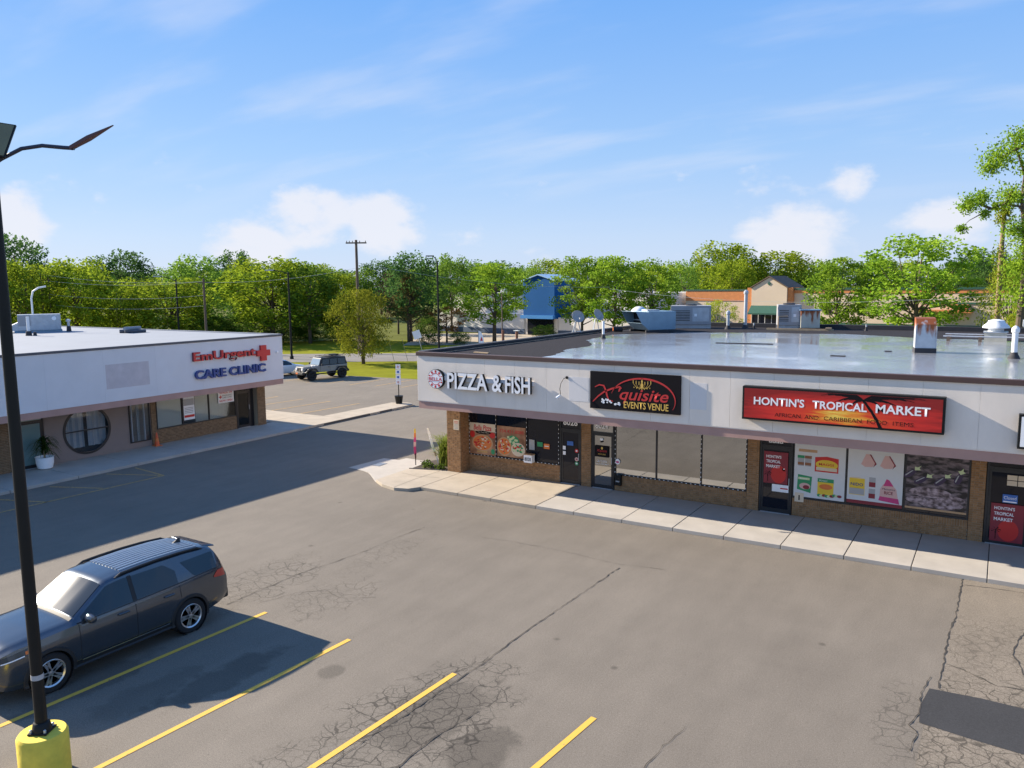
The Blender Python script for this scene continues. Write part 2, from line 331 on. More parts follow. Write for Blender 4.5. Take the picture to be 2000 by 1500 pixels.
M['maroon'] = flat('maroon_print', (.26, .022, .035)); M['cream'] = flat('cream_print', (.75, .62, .45)); M['grey'] = flat('grey_print', (.42, .42, .42)); M['brown'] = flat('brown_print', (.30, .12, .05)); M['pink'] = flat('pink_print', (.72, .45, .40)); M['purple'] = flat('purple_print', (.05, .03, .07)); M['magenta'] = flat('magenta_print', (.62, .05, .2)); M['yellowp'] = flat('yellow_print', (.85, .58, .04)); M['bluep'] = flat('blue_print', (.05, .16, .5))
M['palegreen'] = flat('pale_green_print', (.62, .70, .38)); M['tan'] = flat('tan_print', (.55, .33, .17))
M['yplinth'] = mat('yellow_plinth_paint', (.80, .60, .07), .8, var=.18, scale=4, bump=.6, bscale=15)
def brickmat(name, c):
    m, nt, N, L, B = nodes_of(name); g = N.new('ShaderNodeNewGeometry')
    sn = N.new('ShaderNodeVectorMath'); sn.operation = 'SNAP'; sn.inputs[1].default_value = (.1065, .1065, .0677); L.new(g.outputs['Position'], sn.inputs[0])
    wn = N.new('ShaderNodeTexWhiteNoise'); wn.noise_dimensions = '3D'; L.new(sn.outputs[0], wn.inputs['Vector'])
    mr = N.new('ShaderNodeMapRange'); mr.inputs[3].default_value = .80; mr.inputs[4].default_value = 1.22; L.new(wn.outputs['Value'], mr.inputs[0])
    ml = N.new('ShaderNodeVectorMath'); ml.operation = 'SCALE'; ml.inputs[0].default_value = c; L.new(mr.outputs[0], ml.inputs['Scale']); L.new(ml.outputs[0], B.inputs['Base Color']); B.inputs['Roughness'].default_value = .9; B.inputs['Specular IOR Level'].default_value = .2
    return m
M['brick'] = brickmat('tan_brick_units', (.34, .19, .09)); M['brick_dk'] = brickmat('brown_brick_units', (.22, .14, .08))
def wornpaint(name, c, thr):
    m, nt, N, L, B = nodes_of(name); g = N.new('ShaderNodeNewGeometry')
    n = N.new('ShaderNodeTexNoise'); n.inputs['Scale'].default_value = 11; n.inputs['Detail'].default_value = 8; n.inputs['Roughness'].default_value = .75; L.new(g.outputs['Position'], n.inputs['Vector'])
    mr = N.new('ShaderNodeMapRange'); mr.inputs[1].default_value = thr; mr.inputs[2].default_value = thr + .07; L.new(n.outputs['Fac'], mr.inputs[0])
    mx = N.new('ShaderNodeMix'); mx.data_type = 'RGBA'; L.new(mr.outputs[0], mx.inputs['Factor']); mx.inputs['A'].default_value = (*c, 1); mx.inputs['B'].default_value = (.19, .155, .11, 1); L.new(mx.outputs['Result'], B.inputs['Base Color']); B.inputs['Roughness'].default_value = .8
    return m
M['yellow'] = wornpaint('worn_stall_paint', (.74, .44, .065), .60); M['oldyellow'] = wornpaint('old_stall_paint', (.52, .32, .10), .50)
random.seed(7)
# ================================================================== SETTING
def sheet(name, pts, z, m, parent=None, kind='structure'):
    o = upsheet(MB().poly([(x, y, z) for x, y in pts]).build(name, m, parent, fix=False))
    if not parent and kind: o['kind'] = kind
    return o
FH = Vector((-.52988, .84807)); RH = Vector((.84807, .52988))
def bgp(s, D, z=0): return (FH.x * D + RH.x * s, FH.y * D + RH.y * s, z)
BGR = R(32)
sheet('ground', [(-1800, -1800), (1800, -1800), (1800, 1800), (-1800, 1800)], -.05, M['field'])
lot = sheet('asphalt_lot', [(-72, -25), (30, -25), (30, 62), (-10, 62), (-34, 50.6), (-72, 46.6)], 0, M['lot'])
sheet('grass_verge', [bgp(-120, 55)[:2], bgp(40, 55)[:2], bgp(40, 110)[:2], bgp(-120, 110)[:2]], -.03, M['grass'])
sheet('road', [bgp(-160, 81)[:2], bgp(60, 78.5)[:2], bgp(60, 87.5)[:2], bgp(-160, 92)[:2]], -.012, M['road'])
sheet('sandy_lot', [bgp(-14, 101)[:2], bgp(90, 96)[:2], bgp(90, 125)[:2], bgp(-14, 125)[:2]], -.02, M['sand'])
old = sheet('worn_asphalt', [(-.49, 22.55), (-.5, 21.62), (-.53, 19.73), (-.61, 18.38), (-.6, 17.24), (-.63, 16.57), (-.62, 16.0), (-.75, 14.5), (-.8, 10), (-.8, 6), (14, 6), (14, 22.55)], .004, M['old'])
sheet('fresh_asphalt', [(-.77, 15.92), (.1, 16.0), (.72, 15.98), (3, 15.9), (3, 14.2), (.69, 14.35), (-.1, 14.42), (-.83, 14.53), (-.86, 15.2)], .008, M['patch'], lot)
# painted stall lines (pieces of the lot)
def line(a, b, wid, m, z=.006, parent=lot):
    o = MB().ribbon([a, b], wid, z).build('parking_line', m, parent, fix=False); return upsheet(o)
for a, b in [((-14.56, 4.9), (-14.32, 11.9)), ((-11.93, 4.6), (-11.62, 11.85)), ((-9.07, 4.6), (-8.77, 11.8)), ((-6.3, 5.2), (-5.72, 11.78))]: line(a, b, .115, M['yellow'])
for q in [(-42.54, 33.2, -42.66, 37.43), (-40.51, 33.2, -40.13, 37.36), (-38.14, 32.6, -37.76, 37.56), (-35.63, 32.6, -35.32, 37.72), (-49.14, 43.83, -49.24, 47.5), (-47.0, 44.1, -47.0, 48.0), (-44.94, 44.31, -44.76, 48.6), (-42.7, 44.59, -42.79, 49.2), (-40.43, 44.92, -40.39, 49.4), (-38.1, 45.33, -38.16, 49.7)]: line(q[:2], q[2:], .12, M['oldyellow'])
for q in [(-28.69, 19.04, -29.0, 6), (-31.04, 19.29, -28.69, 19.04), (-31.02, 18.01, -28.82, 19.0), (-30.95, 15.69, -28.9, 16.58), (-30.63, 13.75, -28.76, 14.44)]: line(q[:2], q[2:], .10, M['oldyellow'])
# long cracks in the lot
CR = [([(-15.15, 18.97), (-15.26, 17.73), (-15.24, 16.35), (-15.36, 15.25), (-15.52, 14.33), (-15.52, 13.27), (-15.5, 11.72)], .03),
      ([(-8.39, 18.77), (-8.44, 17.14), (-8.51, 15.15), (-8.54, 13.92), (-8.52, 12.55), (-8.57, 11.75), (-8.6, 11.1), (-8.63, 10.13), (-8.7, 9.5), (-8.71, 8.85), (-8.71, 8.28), (-8.77, 7.5)], .04),
      ([(-7.6, 10.89), (-7.77, 9.8), (-7.75, 8.89), (-7.74, 8.41)], .04), ([(-13.0, 19.05), (-12.16, 19.15), (-10.49, 19.21), (-8.5, 19.02), (-7.26, 19.28)], .016),
      ([(-4.23, 12.33), (-4.36, 11.62), (-4.39, 11.0), (-4.39, 10.29)], .022), ([(-.49, 22.5), (-.5, 21.62), (-.53, 19.73), (-.61, 18.38), (-.6, 17.24), (-.63, 16.57), (-.62, 16.01)], .05),
      ([(.78, 19.6), (.62, 18.84), (.57, 18.27), (.69, 17.84), (.74, 17.39)], .06), ([(-.58, 17.17), (-.28, 17.06), (.3, 16.67), (.71, 16.73), (1.5, 16.6)], .04),
      ([(-.8, 16.43), (-.88, 15.67), (-.86, 14.87), (-.96, 14.36), (-.82, 14.14), (-.88, 13.53)], .03), ([(-.44, 22.04), (.11, 22.17), (.82, 22.21), (1.6, 22.2)], .03),
      ([(-14.9, 12.1), (-14.6, 13.1), (-14.1, 13.6), (-13.4, 13.4), (-12.7, 13.9)], .018), ([(-9.6, 11.0), (-9.2, 11.5), (-8.7, 12.0), (-8.5, 12.7)], .018)]
for pts, wd in CR:
    q = []
    for a, b in zip(pts, pts[1:]):
        n = max(3, int((Vector(b) - Vector(a)).length / .12))
        q += [(a[0] + (b[0] - a[0]) * i / n + random.uniform(-.02, .02), a[1] + (b[1] - a[1]) * i / n + random.uniform(-.02, .02)) for i in range(n)]
    q.append(pts[-1])
    o = upsheet(MB().ribbon(q, [wd * random.uniform(.12, .85) for _ in q], .0105).build('crack', M['crack'], lot, fix=False))
# sidewalk of the strip mall, slab by slab
sw = tag(MB().box(-18.2, 12, 22.52, 25.72, -.1, .100).build('sidewalk', M['joint']), kind='structure')
JX = [-18.15, -16.43, -15.01, -13.15, -11.71, -9.97, -8.27, -6.69, -5.04, -3.34, -1.68, .04, 1.75, 3.5, 5.2, 7, 9, 11]
for i, (a, b) in enumerate(zip(JX, JX[1:])):
    sk = .10
    m_ = M['conc'] if i < 3 else M['conc2']
    MB().slab([(a + .012, 22.5), (b - .012, 22.5), (b - .012 + sk * 0, 25.69), (a + .012, 25.69)], .0, .118 + (i % 3) * .002).build('slab', m_, sw, bev=.008)
tip = [(-18.17, 22.5), (-18.4, 22.1), (-18.96, 21.95), (-19.73, 22.15), (-20.38, 22.55), (-20.46, 24.65), (-18.79, 25.12), (-18.17, 25.12)]
MB().slab(tip, -.02, .112).build('slab', M['conc'], sw, bev=.008)
MB().ribbon([(-20.2, 23.9), (-19.3, 23.75), (-18.4, 24.0)], .012, .1155).build('crack', M['crack'], sw, fix=False)
MB().ribbon([(-19.0, 22.0), (-19.1, 23.4), (-19.05, 24.9)], .014, .1155).build('crack', M['crack'], sw, fix=False)
MB().slab([(-23.05, 23.85), (-22.94, 25.94), (-22.13, 25.98), (-22.05, 26.45), (-20.87, 26.39), (-20.6, 26.4), (-20.48, 24.65), (-20.40, 22.55), (-21.37, 23.33), (-21.72, 23.58), (-22.02, 23.68)], -.03, .02).build('apron', M['conc2'], sw, bev=.004)
g_ = empty('drain_grate', (-22.27, 24.9, .02), R(4), 'small dark iron drain grate set in the concrete apron', 'drain grate')
MB().box(-.2, .2, -.28, .28, -.01, .006).build('plate', M['frame'], g_)
for k in range(6): MB().box(-.18, .18, -.25 + k * .09, -.20 + k * .09, .006, .012).build('bar', M['galv'], g_)
bed = tag(MB().slab([(-20.44, 24.68), (-20.57, 26.4), (-20.2, 27.4), (-18.92, 27.4), (-18.82, 25.16)], 0, .09).build('planting_bed', M['mulch']), kind='structure')
MB().slab([(-18.82, 25.16), (-20.44, 24.68), (-20.43, 24.62), (-18.8, 25.10)], .0, .135).build('edging', M['rubber'], bed)
# sidewalk and island of the clinic building
sw2 = tag(MB().slab([(-31.15, 4), (-31.42, 29.6), (-31.55, 38.3), (-31.75, 38.75), (-32.3, 38.9), (-33.2, 38.4), (-33.3, 32.5), (-46, 32.2), (-46, 29.2), (-34.2, 29.2), (-34.2, 4)], -.05, .098).build('clinic_sidewalk', M['joint']), kind='structure')
ys = [4, 6.6, 9.2, 11.8, 14.4, 17, 19.6, 22.2, 24.8, 27.4, 29.6]
for a, b in zip(ys, ys[1:]):
    xa = -31.13 - (a - 4) * .0105; xb = -31.13 - (b - 4) * .0105
    MB().slab([(xa, a + .012), (xb, b - .012), (-34.28, b - .012), (-34.28, a + .012)], 0, .118).build('slab', M['conc2'], sw2, bev=.008)
MB().slab([(-31.41, 29.61), (-31.48, 32.5), (-34.6, 32.45), (-34.6, 29.61)], 0, .118).build('slab', M['conc'], sw2, bev=.008)
for k in range(4): MB().slab([(-34.62 - k * 2.8, 29.4), (-34.62 - k * 2.8, 32.45), (-37.4 - k * 2.8, 32.4), (-37.4 - k * 2.8, 29.4)], 0, .118).build('slab', M['conc'], sw2, bev=.008)
for k in range(3): 
    a, b = 32.52 + k * 2, 34.5 + k * 2
    MB().slab([(-31.48, a), (-31.54, b), (-33.24, b), (-33.28, a)], 0, .118).build('slab', M['conc'], sw2, bev=.008)
MB().slab([(-31.55, 38.52 - .0), (-31.78, 38.8), (-32.3, 38.93), (-33.0, 38.6), (-33.24, 38.52)], 0, .118).build('slab', M['conc'], sw2)
# ================================================================== TEXT AND SIGNS
def textmesh(body, w_, h_, ext=0., bold=0., shear=0., space=1.0):
    cu = bpy.data.curves.new('txt', 'FONT'); cu.body = body; cu.extrude = ext; cu.offset = bold; cu.shear = shear; cu.space_character = space; cu.resolution_u = 3
    o = bpy.data.objects.new('txt', cu); col.objects.link(o)
    dg = bpy.context.evaluated_depsgraph_get(); me = bpy.data.meshes.new_from_object(o.evaluated_get(dg))
    bpy.data.objects.remove(o); bpy.data.curves.remove(cu)
    xs = [v.co.x for v in me.vertices]; ys_ = [v.co.y for v in me.vertices]
    x0, x1, y0, y1 = min(xs), max(xs), min(ys_), max(ys_)
    for v in me.vertices:
        x, y, z = v.co; v.co = ((x - x0) / (x1 - x0) * w_, -z, (y - y0) / (y1 - y0) * h_)
    me.materials.clear(); return me
def text(name, body, x, z, w_, h_, y, m, parent, ext=0., bold=0., shear=0., space=1.):
    me = textmesh(body, w_, h_, ext, bold, shear, space)
    if ext == 0:
        if sum(p.normal.y for p in me.polygons) > 0: me.flip_normals()
    return link(name, me, m, parent, loc=(x, y, z))
def letters(body, x, z, w_, h_, y, depth, face, side, parent, bold=.02, name='letter'):
    """channel letters: one part for each letter; dark returns with a coloured face"""
    me = textmesh(body, w_, h_, .5, bold)
    bm = bmesh.new(); bm.from_mesh(me)
    bmesh.ops.remove_doubles(bm, verts=bm.verts, dist=1e-5)
    seen = set(); comps = []
    bm.verts.ensure_lookup_table()
    for v in bm.verts:
        if v.index in seen: continue
        st = [v]; seen.add(v.index); vs = []
        while st:
            a = st.pop(); vs.append(a)
            for e in a.link_edges:
                b = e.other_vert(a)
                if b.index not in seen: seen.add(b.index); st.append(b)
        comps.append(vs)
    comps.sort(key=lambda vs: min(v.co.x for v in vs))
    for vs in comps:
        idx = {v: i for i, v in enumerate(vs)}; fs = {f for v in vs for f in v.link_faces}
        ymn = min(v.co.y for v in vs)
        m2 = bpy.data.meshes.new(name); m2.from_pydata([(v.co.x, (-depth if v.co.y < 0 else 0), v.co.z) for v in vs], [], [[idx[v] for v in f.verts] for f in fs])
        m2.materials.append(face); m2.materials.append(side)
        bm2 = bmesh.new(); bm2.from_mesh(m2); bmesh.ops.recalc_face_normals(bm2, faces=bm2.faces); bm2.to_mesh(m2); bm2.free()
        for p in m2.polygons: p.material_index = 0 if p.normal.y < -.5 else 1
        link(name, m2, None, parent, loc=(x, y, z))
    bm.free(); bpy.data.meshes.remove(me)
# ================================================================== STRIP MALL (right building)
YF, YW = 23.4, 25.7
mall = empty('strip_mall', (-8, 36, 0), 0, 'long single storey strip mall with grey stucco fascia and a ponded flat roof', 'building')
def part(mb, name, m, parent=mall, bev=0, smooth=False):
    o = mb.build(name, m, None, smooth, bev=bev); o.parent = parent
    o.matrix_parent_inverse = Matrix.Translation(parent.location).inverted() if parent.parent is None else (Matrix.Translation(parent.matrix_parent_inverse.inverted().translation)).inverted()
    return o
def sub(o, parent):                     # parent in place: both built in world coordinates
    o.parent = parent; o.matrix_parent_inverse = Matrix.Identity(4)
    return o
XL, XR, YB = -18.88, 12.0, 47.2
# fascia in stucco panels
px_ = [XL, -17.05, -15.78, -14.5, -13.23, -11.96, -10.68, -9.4, -8.13, -6.86, -5.58, -4.32, -3.04, -1.7, -.38, .9, 2.2, 3.5, 4.8, 6.1, 7.4, 8.7, 10, XR]
for a, b in zip(px_, px_[1:]): part(MB().box(a + .003, b - .003, YF, YF + .1, 3.23, 4.98), 'fascia_panel', M['stucco'], bev=.003)
part(MB().box(XL + .02, XR, YF + .02, YF + .3, 3.2, 4.95), 'fascia_core', M['stucco2'])
part(MB().box(XL, XL + .12, YF + .104, YB, 3.23, 4.98), 'side_wall', M['stucco'])
part(MB().box(XL + .02, XR, YF + .035, YF + .2, 2.93, 3.226), 'band', M['band'])
part(MB().box(XL + .02, XL + .15, YF + .204, YB, 2.93, 3.226), 'band', M['band'])
part(MB().box(XL + .16, XR, YF + .205, YW + .3, 2.97, 3.05), 'soffit', M['soffit'])
part(MB().box(XL - .03, XR, YF - .04, YF + .16, 4.955, 5.1), 'coping', M['coping'], bev=.01)
part(MB().box(XL - .03, XL + .2, YF + .165, YB + .1, 5.0, 5.115), 'coping', M['rubber'], bev=.01)
part(MB().box(XL - .045, XL - .028, YF + .165, YB + .1, 4.97, 5.125), 'drip_edge', M['galv'])
part(MB().box(XL + .2, XR, YB - .15, YB + .1, 4.8, 5.2), 'back_parapet', M['rubber'], bev=.02)
part(MB().box(XL + .13, XR, YF + .165, YB - .15, 4.7, 4.955), 'roof', M['gravel'])
part(MB().box(XL + .3, XR, 26.4, YB - .2, .1, 4.69), 'inner_walls', M['pinkwall'])
part(MB().box(-12.35, -11.6, YF - .004, YF + .05, 3.68, 4.5), 'repainted_patch', M['stucco2'])
part(MB().box(-8.11, -7.58, YF - .004, YF + .05, 3.71, 4.54), 'repainted_patch', M['stucco2'])
# rain water standing on the roof
mw, nt, N, L, B = nodes_of('rain_water'); B.inputs['Base Color'].default_value = (.42, .44, .47, 1); B.inputs['Metallic'].default_value = .32; B.inputs['Roughness'].default_value = .04; B.inputs['Specular IOR Level'].default_value = .9; B.inputs['IOR'].default_value = 1.5
gm = N.new('ShaderNodeNewGeometry'); mp = N.new('ShaderNodeMapping'); mp.inputs['Scale'].default_value = (1.0, 1.6, 1); mp.inputs['Rotation'].default_value = (0, 0, .5); L.new(gm.outputs['Position'], mp.inputs[0])
nn = N.new('ShaderNodeTexNoise'); nn.inputs['Scale'].default_value = 7; nn.inputs['Detail'].default_value = 5; nn.inputs['Roughness'].default_value = .62; L.new(mp.outputs[0], nn.inputs['Vector'])
bb = N.new('ShaderNodeBump'); bb.inputs['Strength'].default_value = .42; bb.inputs['Distance'].default_value = .03; wp = N.new('ShaderNodeTexNoise'); wp.inputs['Scale'].default_value = .35; wp.inputs['Detail'].default_value = 3; L.new(gm.outputs['Position'], wp.inputs['Vector']); wr_ = N.new('ShaderNodeMapRange'); wr_.inputs[1].default_value = .38; wr_.inputs[2].default_value = .62; wr_.inputs[3].default_value = .05; wr_.inputs[4].default_value = .5; L.new(wp.outputs['Fac'], wr_.inputs[0]); L.new(wr_.outputs[0], bb.inputs['Strength'])
L.new(nn.outputs['Fac'], bb.inputs['Height']); L.new(bb.outputs[0], B.inputs['Normal'])
shore = [(-13.9, 23.62), (-14.4, 24.3), (-14.2, 25.2), (-14.4, 26.6), (-15.0, 28.3), (-14.9, 30.2), (-15.6, 31.8), (-16.7, 33.4), (-17.0, 35.6), (-17.2, 37.4), (-16.4, 38.8), (-15.2, 39.6), (-14.3, 40.8), (-12.4, 41.4), (-10.4, 42.2), (-8.6, 42.0), (-6.8, 42.6), (-4.6, 41.6), (-3, 40.6), (-1.2, 40.9), (.8, 40.2), (3, 40.5), (6, 40), (11.9, 40.2), (11.9, 23.62)]
q = []
for a, b in zip(shore, shore[1:]):
    n = max(1, int((Vector(b) - Vector(a)).length / .25)) if b != shore[-1] else 1
    q += [(a[0] + (b[0] - a[0]) * i / n + (random.uniform(-.09, .09) if i else 0), a[1] + (b[1] - a[1]) * i / n + (random.uniform(-.09, .09) if i and a[1] > 24 else 0)) for i in range(n)]
q.append(shore[-1])
sheet('roof_water', q, 4.962, mw)
sheet('roof_puddle', [(-15.4, 24.2), (-14.6, 23.9), (-14.35, 24.15), (-14.7, 24.45), (-15.3, 24.4)], 4.960, mw)
# brickwork: mortar core with bricks joined into one part for each stretch of wall
def brickwall(name, x0, x1, y, z0, z1, parent=None, soldier=True, side=None, m='brick', axis='x', thick=.1):
    """bricks on a face at y (facing -y) or at x=y facing +x when axis is 'y'; x0..x1 run along the wall"""
    mb = MB(); H = .0677; zt = z1 - (.205 if soldier else 0); n = max(1, int(round((zt - z0) / H))); hh = (zt - z0) / n
    def put(a, b, c, d):
        e = random.uniform(0, .004)
        if axis == 'x': mb.box(a, b, y - .012 - e, y + .02, c, d)
        else: mb.box(y - .02, y + .012 + e, a, b, c, d)
    for i in range(n):
        off = (i % 2) * .1065; x = x0 - off
        while x < x1 - .01:
            a = max(x0, x); b = min(x1, x + .203)
            if b - a > .02: put(a, b, z0 + i * hh + .005, z0 + (i + 1) * hh - .005)
            x += .213
    if soldier:
        k = max(1, int(round((x1 - x0) / .0677))); ww = (x1 - x0) / k
        for i in range(k): put(x0 + i * ww + .005, x0 + (i + 1) * ww - .005, zt + .006, z1 - .004)
    core = MB()
    if axis == 'x': core.box(x0, x1, y, y + thick, z0, z1)
    else: core.box(y - thick, y, x0, x1, z0, z1)
    c = core.build(name, M['mortar'], None); c.parent = parent
    b = mb.build('bricks', M[m], None, fix=False); b.parent = c; b['kind'] = 'stuff'
    return c
def inplace(o, root):
    o.parent = root; o.matrix_parent_inverse = Matrix.Translation(root.location).inverted(); return o
def window(x0, x1, z0, z1, y, panes, root, glass, lights=True, frame_w=.05, axis='x', X=None):
    """storefront window: frame, mullions and panes, each its own piece"""
    wdw = MB().box(x0, x1, y + .05, y + .08, z0, z1).build('window', M['dark']) if axis == 'x' else MB().box(X - .08, X - .05, x0, x1, z0, z1).build('window', M['dark'])
    inplace(wdw, root)
    def bx(a, b, c, d, y0, y1):
        return MB().box(a, b, y + y0, y + y1, c, d) if axis == 'x' else MB().box(X - y1, X - y0, a, b, c, d)
    f = bx(x0, x1, z0, z0 + frame_w, -.03, .04).build('sill', M['frame']); sub(f, wdw)
    f = bx(x0, x1, z1 - frame_w, z1, -.03, .04).build('head', M['frame']); sub(f, wdw)
    xs = [x0] + panes + [x1]
    for i, x in enumerate(xs):
        a = x if i == 0 else x - frame_w if i == len(xs) - 1 else x - frame_w / 2
        f = bx(a, a + frame_w, z0 + frame_w + .001, z1 - frame_w - .001, -.03, .04).build('mullion', M['frame']); sub(f, wdw)
    for a, b in zip(xs, xs[1:]):
        f = bx(a + .02, b - .02, z0 + .02, z1 - .02, .005, .015).build('pane', glass); sub(f, wdw)
    return wdw
def door(x0, x1, z0, z1, y, root, glass, zt=None, axis='x', X=None, handle_right=True):
    d = (MB().box(x0, x1, y + .05, y + .08, z0, zt or z1) if axis == 'x' else MB().box(X - .08, X - .05, x0, x1, z0, zt or z1)).build('door', M['dark']); inplace(d, root)
    def bx(a, b, c, e, y0, y1): return MB().box(a, b, y + y0, y + y1, c, e) if axis == 'x' else MB().box(X - y1, X - y0, a, b, c, e)
    top = zt or z1
    for a, b in ((x0, x0 + .055), (x1 - .055, x1)): sub(bx(a, b, z0, top, -.03, .045).build('jamb', M['frame']), d)
    sub(bx(x0 + .056, x1 - .056, z1, z1 + .06, -.03, .045).build('transom_bar', M['frame']), d)
    if zt: sub(bx(x0 + .05, x1 - .05, z1 + .06, zt, .0, .01).build('transom_pane', glass), d)
    for a, b in ((x0 + .06, x0 + .12), (x1 - .12, x1 - .06)): sub(bx(a, b, z0 + .02, z1 - .005, -.012, .03).build('stile', M['frame']), d)
    sub(bx(x0 + .121, x1 - .121, z0 + .02, z0 + .15, -.012, .03).build('rail', M['frame']), d)
    sub(bx(x0 + .121, x1 - .121, z1 - .09, z1 - .005, -.012, .03).build('rail', M['frame']), d)
    sub(bx(x0 + .115, x1 - .115, z0 + .14, z1 - .08, .004, .014).build('pane', glass), d)
    hx = x1 - .10 if handle_right else x0 + .08
    sub(bx(hx, hx + .02, z0 + .95, z0 + 1.2, -.06, -.04).build('handle', M['galv']), d)
    sub(bx(x0 + .05, x1 - .05, z0 - .01, z0 + .018, -.06, .02).build('threshold', M['galv']), d)
    return d
ZS, ZT = .12, 2.96
# left brick pillar (four faces), piers and bulkheads
def bw(*a, **k):
    o = brickwall(*a, **k); inplace(o, mall); return o
c = MB().box(-18.78, -18.14, 25.112, 25.95, ZS, ZT).build('pillar', M['mortar']); inplace(c, mall)
for (a, b, y, ax_) in ((-18.79, -18.13, 25.10, 'x'), ):
    o = brickwall('pillar_face', a, b, y, ZS, ZT, soldier=False); inplace(o, mall)
o = brickwall('pillar_side', 25.115, 25.95, -18.128, ZS, ZT, soldier=False, axis='y', thick=.05); inplace(o, mall)
part(MB().box(-18.86, -18.40, 25.96, 46, ZS, ZT), 'end_wall', M['brick_dk'])
bw('bulkhead', -18.12, -13.95, YW, ZS, .77)
bw('pier', -13.02, -12.63, YW - .03, ZS, ZT, soldier=False)
bw('bulkhead', -11.68, -6.90, YW, ZS, .70)
bw('pier', -6.89, -6.51, YW - .03, ZS, ZT, soldier=False)
bw('bulkhead', -5.44, -.53, YW, ZS, .70)
bw('pier', -.52, -.15, YW - .03, ZS, ZT, soldier=False)
bw('bulkhead', .95, 6, YW, ZS, .70)
window(-18.12, -13.95, .775, ZT, YW, [-16.81, -15.39], mall, M['dglass'])
door(-13.93, -13.04, ZS, 2.17, YW, mall, M['dglass'], ZT)
door(-12.61, -11.70, ZS, 2.17, YW, mall, M['mirror'], ZT)
window(-11.68, -6.90, .705, ZT, YW, [-10.08, -8.46], mall, M['mirror'])
door(-6.49, -5.46, ZS, 2.30, YW, mall, M['dglass'], ZT)
window(-5.44, -.53, .705, ZT, YW, [-3.85, -2.21], mall, M['dglass'])
door(-.13, .93, ZS, 2.30, YW, mall, M['dglass'], ZT)
window(.95, 6, .705, ZT, YW, [2.6, 4.3], mall, M['dglass'])
# rope lights round the windows (dashed white dots)
def rope(pts, lab):
    r = empty('rope_light', (pts[0][0], YW - .04, pts[0][1]), 0, lab, 'rope light', 'rope lights round the shop windows')
    mb = MB(); mb.tube([(p[0] - pts[0][0], 0, p[1] - pts[0][1]) for p in pts], .011, 6); mb.build('cable', M['frame'], r)
    d = MB()
    for a, b in zip(pts, pts[1:]):
        n = int((Vector(b) - Vector(a)).length / .16)
        for i in range(n):
            t0 = (i + .35) / n; t1 = (i + .62) / n
            P0 = [a[k] + (b[k] - a[k]) * t0 - pts[0][k] for k in (0, 1)]; P1 = [a[k] + (b[k] - a[k]) * t1 - pts[0][k] for k in (0, 1)]
            d.tube([(P0[0], -.004, P0[1]), (P1[0], -.004, P1[1])], .0115, 5)
    d.build('bulbs', M['white'], r)['kind'] = 'stuff'
rope([(-18.09, 2.9), (-18.09, .80), (-13.98, .80), (-13.98, 2.9)], 'dashed rope light framing the pizza poster window')
rope([(-16.81, 2.9), (-16.81, .83)], 'dashed rope light on mullion beside the pizza poster')
rope([(-15.39, 2.9), (-15.39, .83)], 'dashed rope light on mullion beside the salad poster')
rope([(-11.65, 2.9), (-11.65, .73), (-6.93, .73), (-6.93, 2.9)], 'dashed rope light framing the mirrored shop window')
rope([(-8.46, 2.9), (-8.46, .76)], 'dashed rope light on right mullion of the mirrored window')
# ---- fascia signs
def sgn(name, x, y, z, label, cat='sign', rz=0): return empty(name, (x, y, z), rz, label, cat)
s = sgn('channel_letter_sign', -18.3, YF, 3.75, 'white channel letter sign with round red logo on grey fascia')
MB().box(.75, 4.6, -.07, -.004, .33, .50).build('raceway', M['stucco2'], s, bev=.005)
letters('PIZZA', .98, .06, 1.78, .60, -.075, .13, M['white'], M['black'], s)
letters('&', 2.96, .06, .42, .60, -.075, .13, M['white'], M['black'], s)
letters('FISH', 3.52, .05, 1.02, .60, -.075, .13, M['white'], M['black'], s)
lg = MB().lathe([(.36, .004), (.36, .15)], 36, (.40, 0, .37), 'y').build('logo_can', M['black'], s)
f_ = MB().disc(.40, .37, .345, .345, -.153, 40).build('logo_face', M['white'], s)
mbr = MB().ring(.40, .37, .20, .225, -.156)
for k in range(10):
    a = k * 36 + 8; mbr.ring(.40, .37, .24, .33, -.156, 4, a, a + 16)
mbr.build('logo_ring', M['letterred'], f_, fix=False)
MB().rect(.06, .74, .28, .46, -.158).build('logo_band', M['white'], f_, fix=False)
text('logo_lettering', 'BELLA', .09, .305, .62, .13, -.161, M['letterred'], f_, bold=.02)
s = sgn('gooseneck_light', -12.5, YF, 3.78, 'thin black gooseneck lamp arm with white head between two fascia signs', 'wall lamp')
MB().tube([(.08, -.02, .68), (.02, -.12, .66), (-.05, -.2, .5), (-.07, -.24, .3), (-.03, -.26, .16), (-.06, -.3, .08)], .012, 8).build('arm', M['black'], s, True)
MB().tube([(-.04, -.27, .10), (-.14, -.34, 0)], [.035, .05], 10).build('lamp_head', M['white'], s, True)
MB().lathe([(.05, 0), (.05, .02)], 14, (.08, 0, .68), 'y').build('wall_plate', M['black'], s)
